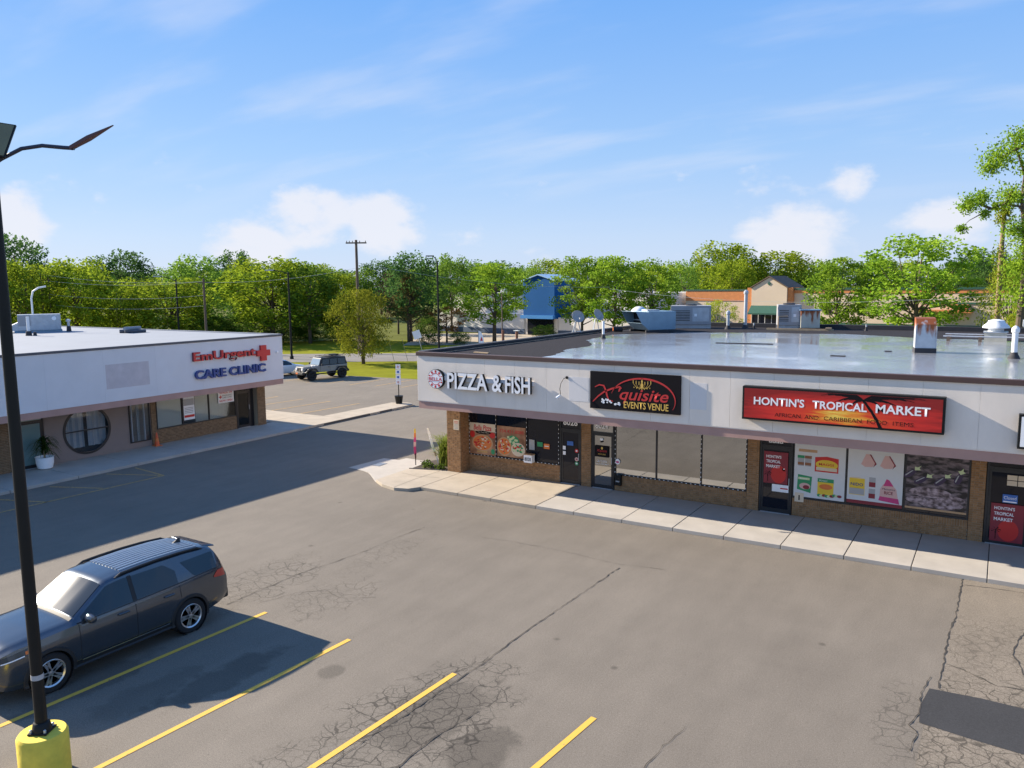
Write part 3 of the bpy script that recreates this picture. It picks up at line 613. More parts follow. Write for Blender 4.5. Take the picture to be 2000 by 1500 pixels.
# events venue sign
s = sgn('events_sign', -11.51, YF, 3.5, 'black signboard with red script, gold chandelier and gold lettering')
MB().box(0, 3.12, -.09, -.004, 0, 1.24).build('board', M['black_print'], s, bev=.006)
y = -.093
mb = MB(); mb.ribbon([(0, 0)], .1, 0) if False else None
def swoosh(pts, wd):
    vs = []; n = len(pts)
    for i, (x, z) in enumerate(pts):
        a = pts[max(0, i - 1)]; b = pts[min(n - 1, i + 1)]; t = Vector((b[0] - a[0], b[1] - a[1])).normalized(); ww = wd * math.sin(math.pi * (i + .6) / (n + .2)) / 2 + .004
        vs += [(x - t.y * ww, y - .002, z + t.x * ww), (x + t.y * ww, y - .002, z - t.x * ww)]
    return MB().add(vs, [(2 * k, 2 * k + 1, 2 * k + 3, 2 * k + 2) for k in range(n - 1)])
sw_ = swoosh([(.10, .22), (.3, .42), (.52, .58), (.8, .70), (1.08, .78), (1.14, .72)], .05).build('flourish', M['letterred'], s, fix=False)
sw_ = swoosh([(.18, .72), (.34, .80), (.5, .78), (.58, .62), (.62, .46), (.68, .32), (.84, .28)], .055).build('flourish', M['letterred'], s, fix=False)
arc = [(1.86 + 1.10 * math.cos(R(t)), .40 + .68 * math.sin(R(t))) for t in range(-22, 172, 5)]
swoosh(arc, .05).build('arc', M['letterred'], s, fix=False)
text('script_lettering', "'quisite", 1.02, .24, 1.72, .52, y, M['letterred'], s, shear=.3, bold=.012)
text('lettering', 'EVENTS VENUE', 1.22, .09, 1.52, .22, y - .004, M['gold'], s, bold=.012)
mb = MB()
for k in range(20): 
    cx, cz = .30 + .9 * random.random(), 0; cz = .30 - .14 * (cx - .3) + random.uniform(-.07, .07); mb.disc(cx, cz, .045 * random.uniform(.5, 1), .045 * random.uniform(.5, 1), y - .003 - k * .0004, 10)
mb.build('pearls', M['white'], s, fix=False)
mb = MB(); cx = 1.84; mb.rect(cx - .012, cx + .012, .72, 1.10, y - .002); mb.disc(cx, .86, .05, .09, y - .003, 14); mb.disc(cx, .98, .03, .05, y - .003, 12)
for sx in (-1, 1):
    for j, (dx, dz) in enumerate(((.10, .88), (.20, .90), (.30, .92))):
        for t in range(7):
            a0 = t / 7; a1 = (t + 1) / 7
            f0 = lambda a: (cx + sx * dx * a, .82 - .09 * math.sin(math.pi * a) + (dz - .82) * a)
            p0, p1 = f0(a0), f0(a1); mb.poly([(p0[0], y - .002, p0[1] - .009), (p1[0], y - .002, p1[1] - .009), (p1[0], y - .002, p1[1] + .009), (p0[0], y - .002, p0[1] + .009)])
        mb.rect(cx + sx * dx - .011, cx + sx * dx + .011, dz, dz + .07, y - .0025); mb.disc(cx + sx * dx, dz + .085, .012, .025, y - .003, 8)
        mb.disc(cx + sx * dx * .9, dz - .13, .012, .025, y - .003, 8)
mb.build('chandelier', M['gold'], s, fix=False)
# tropical market sign
ms, nt, N, L, B = nodes_of('sunset_print'); tcn = N.new('ShaderNodeTexCoord'); sep = N.new('ShaderNodeSeparateXYZ'); L.new(tcn.outputs['Object'], sep.inputs[0])
mp = N.new('ShaderNodeMapping'); mp.inputs['Location'].default_value = (-3.0, 0, -.62); mp.inputs['Scale'].default_value = (.38, 0, 1.5); L.new(tcn.outputs['Object'], mp.inputs[0])
mp.inputs['Scale'].default_value = (.24, 0, 1.1); mp.inputs['Location'].default_value = (-2.75 * .24, 0, -.28 * 1.1)
ln = N.new('ShaderNodeVectorMath'); ln.operation = 'LENGTH'; L.new(mp.outputs[0], ln.inputs[0])
mpn = N.new('ShaderNodeMapping'); mpn.inputs['Scale'].default_value = (.8, 1, 7); L.new(tcn.outputs['Object'], mpn.inputs[0]); ns = N.new('ShaderNodeTexNoise'); ns.inputs['Scale'].default_value = 1.6; ns.inputs['Detail'].default_value = 4; L.new(mpn.outputs[0], ns.inputs['Vector'])
ad = N.new('ShaderNodeMath'); ad.operation = 'MULTIPLY_ADD'; L.new(ns.outputs['Fac'], ad.inputs[0]); ad.inputs[1].default_value = .55; L.new(ln.outputs['Value'], ad.inputs[2])
cr = N.new('ShaderNodeValToRGB'); L.new(ad.outputs[0], cr.inputs[0]); e = cr.color_ramp.elements
e[0].position = .30; e[0].color = (1, .75, .12, 1); e[1].position = 1.0; e[1].color = (.30, .012, .012, 1)
for p_, c_ in ((.40, (.92, .30, .03, 1)), (.50, (.80, .06, .02, 1)), (.75, (.66, .025, .02, 1))): x_ = e.new(p_); x_.color = c_
L.new(cr.outputs[0], B.inputs['Base Color']); B.inputs['Roughness'].default_value = .35
s = sgn('market_sign', -6.42, YF, 3.58, 'long red sunset lightbox sign with palm tree and white lettering')
MB().box(0, 5.28, -.26, -.004, 0, .99).build('cabinet', M['black'], s, bev=.01)
fc = MB().box(.06, 5.22, -.266, -.255, .06, .93).build('face', ms, s)
y = -.270
text('lettering', "HONTIN'S", .34, .46, 1.42, .24, y, M['white'], s, bold=.022); text('lettering', 'TROPICAL', 1.98, .46, 1.42, .23, y, M['white'], s, bold=.022); text('lettering', 'MARKET', 3.62, .46, 1.32, .24, y, M['white'], s, bold=.022)
for t_, x_, w_ in (('AFRICAN', .95, .72), ('AND', 1.78, .38), ('CARIBBEAN', 2.3, .98), ('FOOD', 3.42, .50), ('ITEMS', 4.06, .50)): text('small_lettering', t_, x_, .15, w_, .11, y, M['black_print'], s)
mb = MB()
tr = [(3.75, .06), (3.66, .25), (3.52, .48), (3.36, .70), (3.28, .80)]
for a, b in zip(tr, tr[1:]): mb.poly([(a[0] - .05, y + .002, a[1]), (a[0] + .05, y + .002, a[1]), (b[0] + .035, y + .002, b[1]), (b[0] - .035, y + .002, b[1])])
for k, (dx, dz) in enumerate(((-1.1, .06), (-.95, .13), (-.75, -.12), (-.4, -.28), (.5, -.22), (.9, -.14), (1.25, .02), (1.5, .1), (.6, .13), (-.5, .13))):
    prev = (3.30, .80); n = 6
    for t in range(1, n + 1):
        a = t / n; p = (3.30 + dx * a, min(.925, .80 + dz * a + .10 * math.sin(math.pi * a))); ww = .055 * math.sin(math.pi * min(1, a * .9 + .1)) + .012
        mb.poly([(prev[0], y + .0015 - k * .0001, max(.07, prev[1] - ww)), (p[0], y + .0015 - k * .0001, max(.07, p[1] - ww)), (p[0], y + .0015 - k * .0001, p[1]), (prev[0], y + .0015 - k * .0001, prev[1])]); prev = p
mb.build('palm', M['black_print'], s, fix=False)
s = sgn('white_lightbox_sign', .48, YF, 3.38, 'white lightbox sign with black frame beside the red sunset sign')
MB().box(0, 3.4, -.22, -.004, 0, .88).build('cabinet', M['black'], s, bev=.01); MB().box(.06, 3.34, -.226, -.215, .06, .82).build('face', M['white'], s)
# ---- window posters, all lying just in front of the glass
def pizza(parent, cx, cz, rx, rz, y, seed):
    rnd = random.Random(seed)
    a = MB().disc(cx, cz, rx, rz, y, 32).build('crust', M['tan'], parent, fix=False)
    MB().disc(cx, cz, rx * .88, rz * .86, y - .002, 32).build('sauce', M['orange'], parent, fix=False)
    for nm, m_, n, r_ in (('cheese', 'cream', 16, .11), ('pepperoni', 'red', 14, .12), ('olive', 'black_print', 10, .05), ('herb', 'green', 9, .07)):
        mb = MB()
        for k in range(n):
            t = rnd.uniform(0, 6.28); d = math.sqrt(rnd.random()) * .72; mb.disc(cx + rx * d * math.cos(t), cz + rz * d * math.sin(t), rx * r_, rz * r_ * rnd.uniform(.6, 1), y - .003 - (k + len(nm)) * .00015, 8)
        mb.build(nm, M[m_], parent, fix=False)['kind'] = 'stuff'
yp = YW - .03
def poster(x, z, w_, h_, m_, label, y=yp, cat='poster', nm='window_poster'):
    s = empty(nm, (x, y, z), 0, label, cat); MB().box(0, w_, -.003, 0, 0, h_).build('sheet', m_, s); return s
mp_, nt, N, L, B = nodes_of('warm_photo_print'); tcn = N.new('ShaderNodeTexCoord'); ns = N.new('ShaderNodeTexNoise'); ns.inputs['Scale'].default_value = 2.2; ns.inputs['Detail'].default_value = 4; L.new(tcn.outputs['Object'], ns.inputs['Vector'])
cr = N.new('ShaderNodeValToRGB'); L.new(ns.outputs['Fac'], cr.inputs[0]); cr.color_ramp.elements[0].color = (.20, .08, .035, 1); cr.color_ramp.elements[1].color = (.50, .27, .15, 1); cr.color_ramp.elements[0].position = .35; cr.color_ramp.elements[1].position = .65; L.new(cr.outputs[0], B.inputs['Base Color']); B.inputs['Roughness'].default_value = .35
s = poster(-18.08, .83, 1.24, 1.27, mp_, 'window poster with one large pizza under red lettering')
MB().rect(0, 1.24, .95, 1.27, -.005).build('header', M['cream'], s, fix=False)
text('lettering', 'Bella Pizza', .2, .98, .86, .22, -.008, M['red'], s, bold=.02, shear=.2); MB().disc(.66, .90, .38, .07, -.007, 20).build('ribbon', M['black_print'], s, fix=False); text('ribbon_lettering', 'Our Tasty Menu', .40, .87, .52, .06, -.010, M['cream'], s)
pizza(s, .62, .48, .50, .34, -.006, 1); MB().disc(.14, .80, .12, .14, -.007, 14).build('tomato', M['red'], s, fix=False); MB().disc(1.1, .82, .13, .12, -.007, 14).build('tomato', M['red'], s, fix=False)
MB().disc(1.12, .16, .09, .11, -.012, 18).build('badge', M['green'], s, fix=False); text('caption', 'CALL AND ORDER', .36, .09, .5, .045, -.012, M['yellowp'], s)
s = poster(-16.76, .86, 1.32, 1.22, mp_, 'window poster with pizza and salad bowl below a red phone number')
text('lettering', '734.421.8080', .12, .96, 1.12, .13, -.006, M['letterred'], s, bold=.01)
pizza(s, .34, .40, .34, .38, -.006, 2)
MB().disc(.74, .62, .30, .26, -.0055, 18).build('lettuce', M['green'], s, fix=False)
MB().disc(.98, .34, .32, .27, -.012, 24).build('bowl', M['cream'], s, fix=False)
for m_, n, sd in (('green', 12, 5), ('red', 9, 6), ('palegreen', 9, 8)):
    rnd = random.Random(sd); mb = MB()
    for k in range(n): mb.disc(.98 + rnd.uniform(-.2, .2), .37 + rnd.uniform(-.15, .15), .055, .045, -.014 - k * .0002 - sd * .0003, 8)
    mb.build('salad', M[m_], s, fix=False)['kind'] = 'stuff'
mb = MB(); rnd = random.Random(3)
for k in range(10): mb.disc(.72 + rnd.uniform(-.2, .2), .70 + rnd.uniform(-.14, .14), .06, .05, -.0075 - k * .0002, 8)
mb.build('salad', M['palegreen'], s, fix=False)['kind'] = 'stuff'
def notice(x, z, w_, h_, m_, label, y=YW - .032): return poster(x, z, w_, h_, M[m_], label, y, 'notice', 'notice')
notice(-15.28, 1.26, .24, .40, 'grey', 'grey paper notice taped in the dark pizza shop window')
notice(-14.92, 1.42, .24, .18, 'green', 'small green sticker in the dark pizza shop window')
s = notice(-14.63, 1.36, .25, .2, 'orange', 'small orange sticker beside the green one'); MB().rect(.03, .22, .09, .12, -.005).build('stripe', M['white'], s, fix=False)
s = empty('address_box', (-15.36, YW - .2, .80), 0, 'white box with black house number on the window sill', 'box'); MB().box(0, .36, -.12, .1, 0, .30).build('carton', M['white'], s, bev=.004); MB().box(-.01, .37, -.13, .11, .30, .33).build('lid', M['tan'], s); text('number', '8028', .04, .07, .28, .14, -.124, M['black_print'], s, bold=.02)
s = notice(-13.62, 1.60, .26, .16, 'bluep', 'blue sticker on the pizza shop door', YW - .034)
for k in range(2): notice(-13.8, 1.22 + k * .2, .12, .14, 'white', ('upper' if k else 'lower') + ' white notice on the pizza shop door', YW - .034)
for z_, m_, l_ in ((1.42, 'red', 'red round decal at door edge, topmost of three'), (1.10, 'pink', 'pale round decal at door edge, middle of three'), (.94, 'green', 'green round decal at door edge, lowest of three')):
    s = empty('door_decal', (-13.22, YW - .036, z_), 0, l_, 'decal'); MB().disc(0, 0, .075, .075, 0, 18).build('disc', M[m_], s, fix=False); MB().disc(0, 0, .04, .03, -.003, 12).build('mark', M['white'] if m_ != 'pink' else M['maroon'], s, fix=False)
s = empty('house_number', (-13.78, YW - .04, 2.36), 0, 'white number 8028 above the dark pizza shop door', 'house number'); text('digits', '8028', 0, 0, .6, .24, 0, M['white'], s, bold=.02)
s = empty('house_number', (-12.45, YW - .04, 2.36), 0, 'white number 8024 above the mirrored shop door', 'house number'); text('digits', '8024', 0, 0, .52, .2, 0, M['white'], s, bold=.015)
s = empty('house_number', (-6.22, YW - .04, 2.44), 0, 'white number 8018 above the door with a red panel', 'house number')
for k, ch in enumerate('8018'): MB().rect(k * .115, k * .115 + .10, 0, .2, .001).build('tile', M['white'], s, fix=False); text('digit', ch, k * .115 + .015, .025, .07 if ch != '1' else .035, .15, -.002, M['black_print'], s)
s = poster(-12.47, 1.30, .56, .42, M['black_print'], 'small black poster with red script on mirrored shop door', YW - .034)
text('script_lettering', "X'quisite", .08, .16, .4, .13, -.005, M['letterred'], s, shear=.3); text('lettering', 'EVENTS VENUE', .14, .08, .3, .05, -.005, M['gold'], s); MB().disc(.29, .33, .04, .05, -.005, 10).build('chandelier', M['gold'], s, fix=False)
s = empty('door_lettering', (-12.44, YW - .034, 1.02), 0, 'small white lettering on the mirrored shop door under the poster', 'lettering'); text('lettering', 'CALL TO BOOK', .04, .08, .42, .08, 0, M['white'], s); text('lettering', 'OPEN BY APPOINTMENT', 0, 0, .52, .04, 0, M['white'], s)
s = empty('door_decal', (-12.2, YW - .036, 1.92), 0, 'white chandelier decal at the top of the mirrored door', 'decal'); MB().disc(0, .04, .07, .05, 0, 12).build('mark', M['white'], s, fix=False); MB().disc(0, -.05, .06, .03, 0, 12).build('mark', M['black_print'], s, fix=False)
s = empty('door_decal', (-11.56, YW - .036, 1.20), 0, 'white round decal with pink lips on mirrored window', 'decal'); MB().disc(0, 0, .10, .10, 0, 20).build('disc', M['white'], s, fix=False); MB().disc(0, -.015, .07, .035, -.003, 14).build('lips', M['magenta'], s, fix=False)
s = empty('mailbox', (-11.62, YW - .03, .34), 0, 'small black wall mailbox below the mirrored window', 'mailbox'); MB().box(0, .24, -.12, -.002, 0, .36).build('body', M['black'], s, bev=.012); MB().box(-.01, .25, -.14, -.002, .30, .40).build('lid', M['black'], s, bev=.012); MB().box(.05, .19, -.124, -.12, .13, .18).build('label', M['grey'], s)
s = poster(-18.46, 1.85, .27, .41, M['cream'], 'pale notice plate screwed to the left brick pillar', 25.084, 'notice', 'notice_plate')
for k in range(6): MB().rect(.04, .23, .05 + k * .055, .07 + k * .055, -.005).build('text_line', M['letterred'] if k > 3 else M['grey'], s, fix=False)
# market door panels
def market_panel(x, z, w_, h_, label, lz, side):
    s = poster(x, z, w_, h_, M['maroon'], label, YW - .034)
    for k, t in enumerate(("HONTIN'S", 'TROPICAL', 'MARKET')): text('lettering', t, .10 * w_, lz - k * .16, w_ * (.62 - .02 * k), .095, -.005, M['white'], s, bold=.02)
    mb = MB(); mb.disc(w_ * side, h_ * .3, w_ * .32, h_ * .28, -.004, 20); mb.build('sun', M['red'], s, fix=False)
    mb = MB(); cx = w_ * .18; mb.rect(cx - .01, cx + .01, .06, .34, -.006)
    for k in range(7): a = R(k * 52); mb.poly([(cx, -.0062, .34), (cx + .13 * math.cos(a), -.0062, .32 + .08 * math.sin(a)), (cx + .12 * math.cos(a + .25), -.0062, .33 + .09 * math.sin(a + .25))])
    mb.build('palm', M['black_print'], s, fix=False); return s
market_panel(-6.36, 1.10, .76, 1.05, 'maroon printed panel on the upper half of market door', .84, .62)
s = notice(-6.08, .84, .52, .24, 'white', 'white notices taped below the maroon panel on market door', YW - .034); MB().rect(.26, .50, .10, .14, -.005).build('stripe', M['red'], s, fix=False)
s = empty('door_decal', (-5.72, YW - .038, 1.60), 0, 'small red round decal at the maroon door panel', 'decal'); MB().disc(0, 0, .06, .06, 0, 16).build('disc', M['red'], s, fix=False); MB().disc(0, .01, .022, .022, -.003, 10).build('mark', M['white'], s, fix=False)
market_panel(.02, .22, .80, 1.10, 'maroon printed panel on the lower half of the end door', .92, .55)
s = notice(.28, 1.36, .36, .24, 'bluep', 'blue closed sign hanging on the end door', YW - .034); text('lettering', 'Closed', .03, .10, .30, .09, -.005, M['white'], s); MB().rect(.02, .34, .015, .05, -.005).build('stripe', M['white'], s, fix=False)
for k in range(4): notice(.36 + (k % 2) * .26, 1.86 + (k // 2) * .16, .24, .14, 'cream', 'pale permit card, one of four on the end door glass', YW - .034)['group'] = 'permit cards on the end door'
# market window posters
WHT = M['whitepanel']
s = poster(-5.40, .78, 1.52, 2.12, WHT, 'white window poster with spice jars, seasoning packets and cubes')
for k in range(2):
    MB().box(.10 + k * .22, .29 + k * .22, -.006, -.003, 1.36, 1.70).build('jar', M['grey'], s); MB().box(.09 + k * .22, .30 + k * .22, -.008, -.003, 1.70, 1.82).build('lid', M['green'] if k == 0 else M['brown'], s); MB().rect(.10 + k * .22, .29 + k * .22, 1.40, 1.52, -.008).build('jar_label', M['brown'], s, fix=False)
pk = MB().rect(.62, 1.32, 1.18, 1.80, -.006).build('packet', M['red'], s, fix=False); MB().disc(.97, 1.50, .33, .21, -.008, 24).build('packet_patch', M['yellowp'], s, fix=False); text('lettering', 'MAGGI', .74, 1.46, .44, .11, -.010, M['red'], s, bold=.02); MB().rect(.66, 1.28, 1.24, 1.38, -.010).build('cubes', M['cream'], s, fix=False)
MB().poly([(.62, -.006, 1.80), (.97, -.006, 1.86), (1.32, -.006, 1.80)]).build('packet_top', M['red'], s, fix=False)
pk = MB().poly([(.10, -.006, .32), (.52, -.006, .20), (.55, -.006, .92), (.12, -.006, .98)]).build('packet', M['green'], s, fix=False); MB().rect(.13, .48, .76, .86, -.008).build('packet_patch', M['palegreen'], s, fix=False); text('lettering', 'Knorr', .19, .78, .22, .07, -.010, M['white'], s); MB().disc(.34, .48, .17, .14, -.008, 16).build('food', M['pink'], s, fix=False); MB().disc(.38, .44, .10, .09, -.010, 14).build('food', M['maroon'], s, fix=False)
pk = MB().rect(.72, 1.20, .20, .90, -.006).build('packet', M['yellowp'], s, fix=False); MB().rect(.72, 1.20, .74, .90, -.008).build('packet_patch', M['green'], s, fix=False); text('lettering', 'Knorr', .78, .78, .24, .07, -.010, M['white'], s); MB().disc(.97, .55, .2, .12, -.008, 16).build('food', M['orange'], s, fix=False)
rnd = random.Random(4)
for k in range(9): MB().disc(.78 + k * .075, .17 + rnd.uniform(-.03, .05), .07, .06, -.009 - k * .0003, 10).build('vegetable', M[('green', 'palegreen', 'maroon')[k % 3]], s, fix=False)
MB().rect(.12, .68, 1.98, 2.10, -.006).build('packet', M['tan'], s, fix=False)
s = notice(-5.36, .60, .28, .30, 'cream', 'small cream card stuck low at the corner of market window', YW - .042); MB().rect(.12, .16, .06, .22, -.005).build('mark', M['black_print'], s, fix=False)
s = poster(-3.81, .90, 1.55, 2.0, WHT, 'white window poster with chicken legs, milk powder tin and rice bag')
MB().rect(0, 1.55, -.14, 0, -.003).build('footer', M['maroon'], s, fix=False)
for cx in (.55, 1.08): 
    MB().poly([(cx - .05, -.006, 1.98), (cx + .05, -.006, 1.98), (cx + .22, -.006, 1.62), (cx + .14, -.006, 1.46), (cx - .06, -.006, 1.44), (cx - .18, -.006, 1.54)]).build('chicken_leg', M['pink'], s, fix=False)
    MB().poly([(cx + .05, -.008, 1.98), (cx + .09, -.008, 1.98), (cx + .26, -.008, 1.60), (cx + .16, -.008, 1.44), (cx + .21, -.008, 1.62)]).build('chicken_edge', M['maroon'], s, fix=False)
MB().box(.06, .50, -.007, -.003, .22, .92).build('tin', M['yellowp'], s); MB().disc(.28, .92, .22, .05, -.006, 20).build('tin_lid', M['cream'], s, fix=False); MB().rect(.07, .49, .24, .5, -.009).build('tin_label', M['grey'], s, fix=False); text('lettering', 'NIDO', .10, .60, .36, .13, -.010, M['blue'], s, bold=.02)
for k, z_ in enumerate((.62, .14)): MB().box(.62, .80, -.007, -.003, z_, z_ + .40).build('jar', M['grey'], s); MB().rect(.62, .80, z_, z_ + .2, -.009).build('jar_label', M['maroon'], s, fix=False)
MB().poly([(.92, -.006, .12), (1.46, -.006, .05), (1.38, -.006, .62), (1.24, -.006, .82), (1.02, -.006, .80), (.94, -.006, .6)]).build('rice_bag', M['pink'], s, fix=False)
MB().poly([(1.02, -.008, .72), (1.30, -.008, .74), (1.18, -.008, .98), (1.10, -.008, 1.02)]).build('bag_neck', M['magenta'], s, fix=False); MB().poly([(.90, -.008, .10), (1.48, -.008, .02), (1.44, -.008, .24), (.93, -.008, .28)]).build('bag_foot', M['magenta'], s, fix=False)
text('lettering', 'Mahatma', .99, .56, .36, .08, -.010, M['purple'], s, shear=.2); text('lettering', 'RICE', 1.05, .38, .24, .13, -.010, M['maroon'], s, bold=.02)
mv, nt, N, L, B = nodes_of('produce_photo_print'); tcn = N.new('ShaderNodeTexCoord'); mpv = N.new('ShaderNodeMapping'); mpv.inputs['Rotation'].default_value = (0, .6, 0); mpv.inputs['Scale'].default_value = (2.2, 1, 5); L.new(tcn.outputs['Object'], mpv.inputs[0]); ns = N.new('ShaderNodeTexNoise'); ns.inputs['Scale'].default_value = 1.7; ns.inputs['Detail'].default_value = 6; L.new(mpv.outputs[0], ns.inputs['Vector'])
cr = N.new('ShaderNodeValToRGB'); L.new(ns.outputs['Fac'], cr.inputs[0]); cr.color_ramp.elements[0].color = (.012, .010, .014, 1); cr.color_ramp.elements[1].color = (.32, .25, .27, 1); cr.color_ramp.elements[0].position = .42; cr.color_ramp.elements[1].position = .74; L.new(cr.outputs[0], B.inputs['Base Color']); B.inputs['Roughness'].default_value = .3
mf, nt, N, L, B = nodes_of('wrapped_fish_print'); tcn = N.new('ShaderNodeTexCoord'); ns = N.new('ShaderNodeTexNoise'); ns.inputs['Scale'].default_value = 7; ns.inputs['Detail'].default_value = 7; L.new(tcn.outputs['Object'], ns.inputs['Vector'])
cr = N.new('ShaderNodeValToRGB'); L.new(ns.outputs['Fac'], cr.inputs[0]); cr.color_ramp.elements[0].color = (.07, .045, .05, 1); cr.color_ramp.elements[1].color = (.52, .40, .42, 1); cr.color_ramp.elements[0].position = .38; cr.color_ramp.elements[1].position = .66; L.new(cr.outputs[0], B.inputs['Base Color']); B.inputs['Roughness'].default_value = .3
s = poster(-2.18, .86, 1.60, 2.06, mv, 'dark window poster with glossy eggplants and wrapped smoked fish')
for k, (x, z, a) in enumerate(((.42, 1.22, 42), (.92, 1.25, 52), (1.36, 1.42, 75), (.12, 1.45, 50))):
    c_, s_ = math.cos(R(a)), math.sin(R(a)); vs = []
    for t in range(20):
        u = t / 20 * 6.283; p = (.26 * math.cos(u), (.09 + .035 * math.cos(u + 3.1)) * math.sin(u)); vs.append((x + p[0] * c_ - p[1] * s_, -.008 - k * .001, z + p[0] * s_ + p[1] * c_))
    MB().poly(vs).build('eggplant', M['purple'], s, fix=False)
    MB().poly([(x - .2 * c_ - .02 * s_, -.0095 - k * .001, z - .2 * s_ + .02 * c_), (x + .12 * c_ - .02 * s_, -.0095 - k * .001, z + .12 * s_ + .02 * c_), (x + .10 * c_ - .05 * s_, -.0095 - k * .001, z + .1 * s_ + .05 * c_), (x - .16 * c_ - .055 * s_, -.0095 - k * .001, z - .16 * s_ + .055 * c_)]).build('shine', M['grey'], s, fix=False)
    ex, ez = x + .27 * c_, z + .27 * s_; MB().poly([(ex - .10 * s_, -.011 - k * .001, ez + .10 * c_), (ex - .12 * c_, -.011 - k * .001, ez - .12 * s_), (ex + .10 * s_, -.011 - k * .001, ez - .10 * c_), (ex + .03 * c_ + .03 * s_, -.011 - k * .001, ez + .03 * s_), (ex + .15 * c_, -.011 - k * .001, ez + .15 * s_), (ex + .03 * c_ - .03 * s_, -.011 - k * .001, ez + .05 * s_)]).build('stalk', M['palegreen'], s, fix=False)
for k, (x, z, rx, rz) in enumerate(((.65, .72, .55, .2), (1.2, .52, .40, .16), (.9, .30, .62, .18), (.3, .38, .32, .14))): MB().disc(x, z, rx * (1 if x + rx < 1.58 and x - rx > .02 else .9), rz, -.013 - k * .001, 26).build('fish', mf, s, fix=False)
MB().rect(0, 1.6, 0, .08, -.018).build('footer', M['tan'], s, fix=False)
def squash(s, k):
    for c in s.children:
        if c.name.split('.')[0] != 'sheet': c.scale.z = k; c.location.z *= k
for s in [o for o in bpy.data.objects if o.get('label', '') in ('white window poster with spice jars, seasoning packets and cubes', 'white window poster with chicken legs, milk powder tin and rice bag', 'dark window poster with glossy eggplants and wrapped smoked fish')]: squash(s, .74)
# ================================================================== CLINIC (left building)
XF, XW = -32.6, -34.3
clin = empty('clinic_building', (-46, 18, 0), 0, 'single storey white stucco building with taupe storefront, circular window and pale roof', 'building')
def cp(mb, name, m, bev=0, smooth=False): return inplace(mb.build(name, m, None, smooth, bev=bev), clin)
yl = [2, 4.4, 6.9, 9.35, 11.8, 14.25, 16.7, 19.15, 21.6, 24.05, 26.5, 29.05]
for a, b in zip(yl, yl[1:]): cp(MB().box(XF - .1, XF, a + .0015, b - .0015, 2.72, 5.0), 'fascia_panel', M['stuccoL'])
cp(MB().box(-62, XF - .102, 28.95, 29.05, 2.72, 5.0), 'side_wall', M['stuccoL'])
cp(MB().box(XF - .25, XF - .02, 2, 29.03, 2.44, 2.716), 'band', M['band']); cp(MB().box(-62, XF - .26, 28.86, 29.03, 2.44, 2.716), 'band', M['band'])
cp(MB().box(XW - .2, XF - .26, 2, 28.85, 2.5, 2.58), 'soffit', M['soffit'])
cp(MB().box(XF - .12, XF + .035, 2, 29.09, 5.0, 5.10), 'coping', M['copingL'], .008)
cp(MB().box(-62, XF - .125, 28.93, 29.09, 5.0, 5.11), 'coping', M['membrane'], .008)
cp(MB().box(-62, XF - .125, 2, 28.92, 4.8, 5.06), 'roof', M['membrane'])
cp(MB().box(-62, -35.2, 2, 28.6, .1, 4.79), 'inner_walls', M['pinkwall'])
cp(MB().box(XF - .004, XF + .003, 19.23, 21.26, 3.28, 4.34), 'faded_patch', M['ghost'])
cp(MB().box(XF, XF + .10, 28.58, 28.70, 4.14, 4.22), 'camera', M['white'])
# storefront wall: painted panel with a round window, brick to the right
rw = 1.05; cy, cz = 19.2, 1.36
bm = bmesh.new(); outer = [(16.0 + .0, .1), (22.28, .1), (22.28, 2.52), (17.35, 2.52), (17.35, .1)]
vs_o = [bm.verts.new((XW, a, b)) for a, b in ((17.35, .1), (22.28, .1), (22.28, 2.52), (17.35, 2.52))]
vs_i = [bm.verts.new((XW, cy + rw * math.cos(2 * math.pi * k / 48), min(2.5, cz + rw * math.sin(2 * math.pi * k / 48)))) for k in range(48)]
for L_ in (vs_o, vs_i):
    for i in range(len(L_)):
        try: bm.edges.new((L_[i], L_[(i + 1) % len(L_)]))
        except ValueError: pass
bmesh.ops.triangle_fill(bm, use_beauty=True, edges=bm.edges[:])
me = bpy.data.meshes.new('front_wall'); bm.to_mesh(me); bm.free()
inplace(link('front_wall', me, M['pinkwall']), clin)
cw = MB().lathe([(.001, -.30), (rw + .02, -.30), (rw + .02, -.04)], 48, (XW, cy, cz), 'x', False).build('round_window', M['dark']); inplace(cw, clin)
sub(MB().lathe([(rw - .07, -.06), (rw + .03, -.06), (rw + .03, .025), (rw - .07, .025), (rw - .07, -.06)], 48, (XW, cy, cz), 'x', False).build('frame', M['frame'], None), cw)
sub(MB().box(XW - .05, XW + .02, cy - rw + .04, cy + rw - .04, cz - .02, cz + .03).build('glazing_bar', M['frame']), cw)
sub(MB().lathe([(.000001, -.035), (rw - .05, -.035)], 48, (XW, cy, cz), 'x', False).build('pane', M['cglass']), cw)
def curtain(y0, y1, z0, z1, x, root):
    vs = []; n = int((y1 - y0) / .03)
    for i in range(n + 1): yy = y0 + (y1 - y0) * i / n; d = .04 * math.sin(yy * 21) + .02 * math.sin(yy * 47); vs += [(x + d, yy, z0), (x + d, yy, z1)]
    return sub(MB().add(vs, [(2 * k, 2 * k + 2, 2 * k + 3, 2 * k + 1) for k in range(n)]).build('curtain', M['curtain'], None, True, fix=False), root)
curtain(cy - .95, cy - .06, .6, 2.3, XW - .2, cw); curtain(cy + .12, cy + .95, .6, 2.3, XW - .2, cw)
w2 = window(21.18, 22.22, .40, 2.45, 0, [], clin, M['cglass'], axis='y', X=XW + .03); curtain(21.25, 22.15, .45, 2.4, XW - .016, w2)
o = brickwall('brick_pier', 22.29, 22.55, XW + .02, .118, 2.48, soldier=False, m='brick_dk', axis='y'); inplace(o, clin)
o = brickwall('bulkhead', 22.56, 27.2, XW + .02, .118, .82, soldier=False, m='brick_dk', axis='y'); inplace(o, clin)
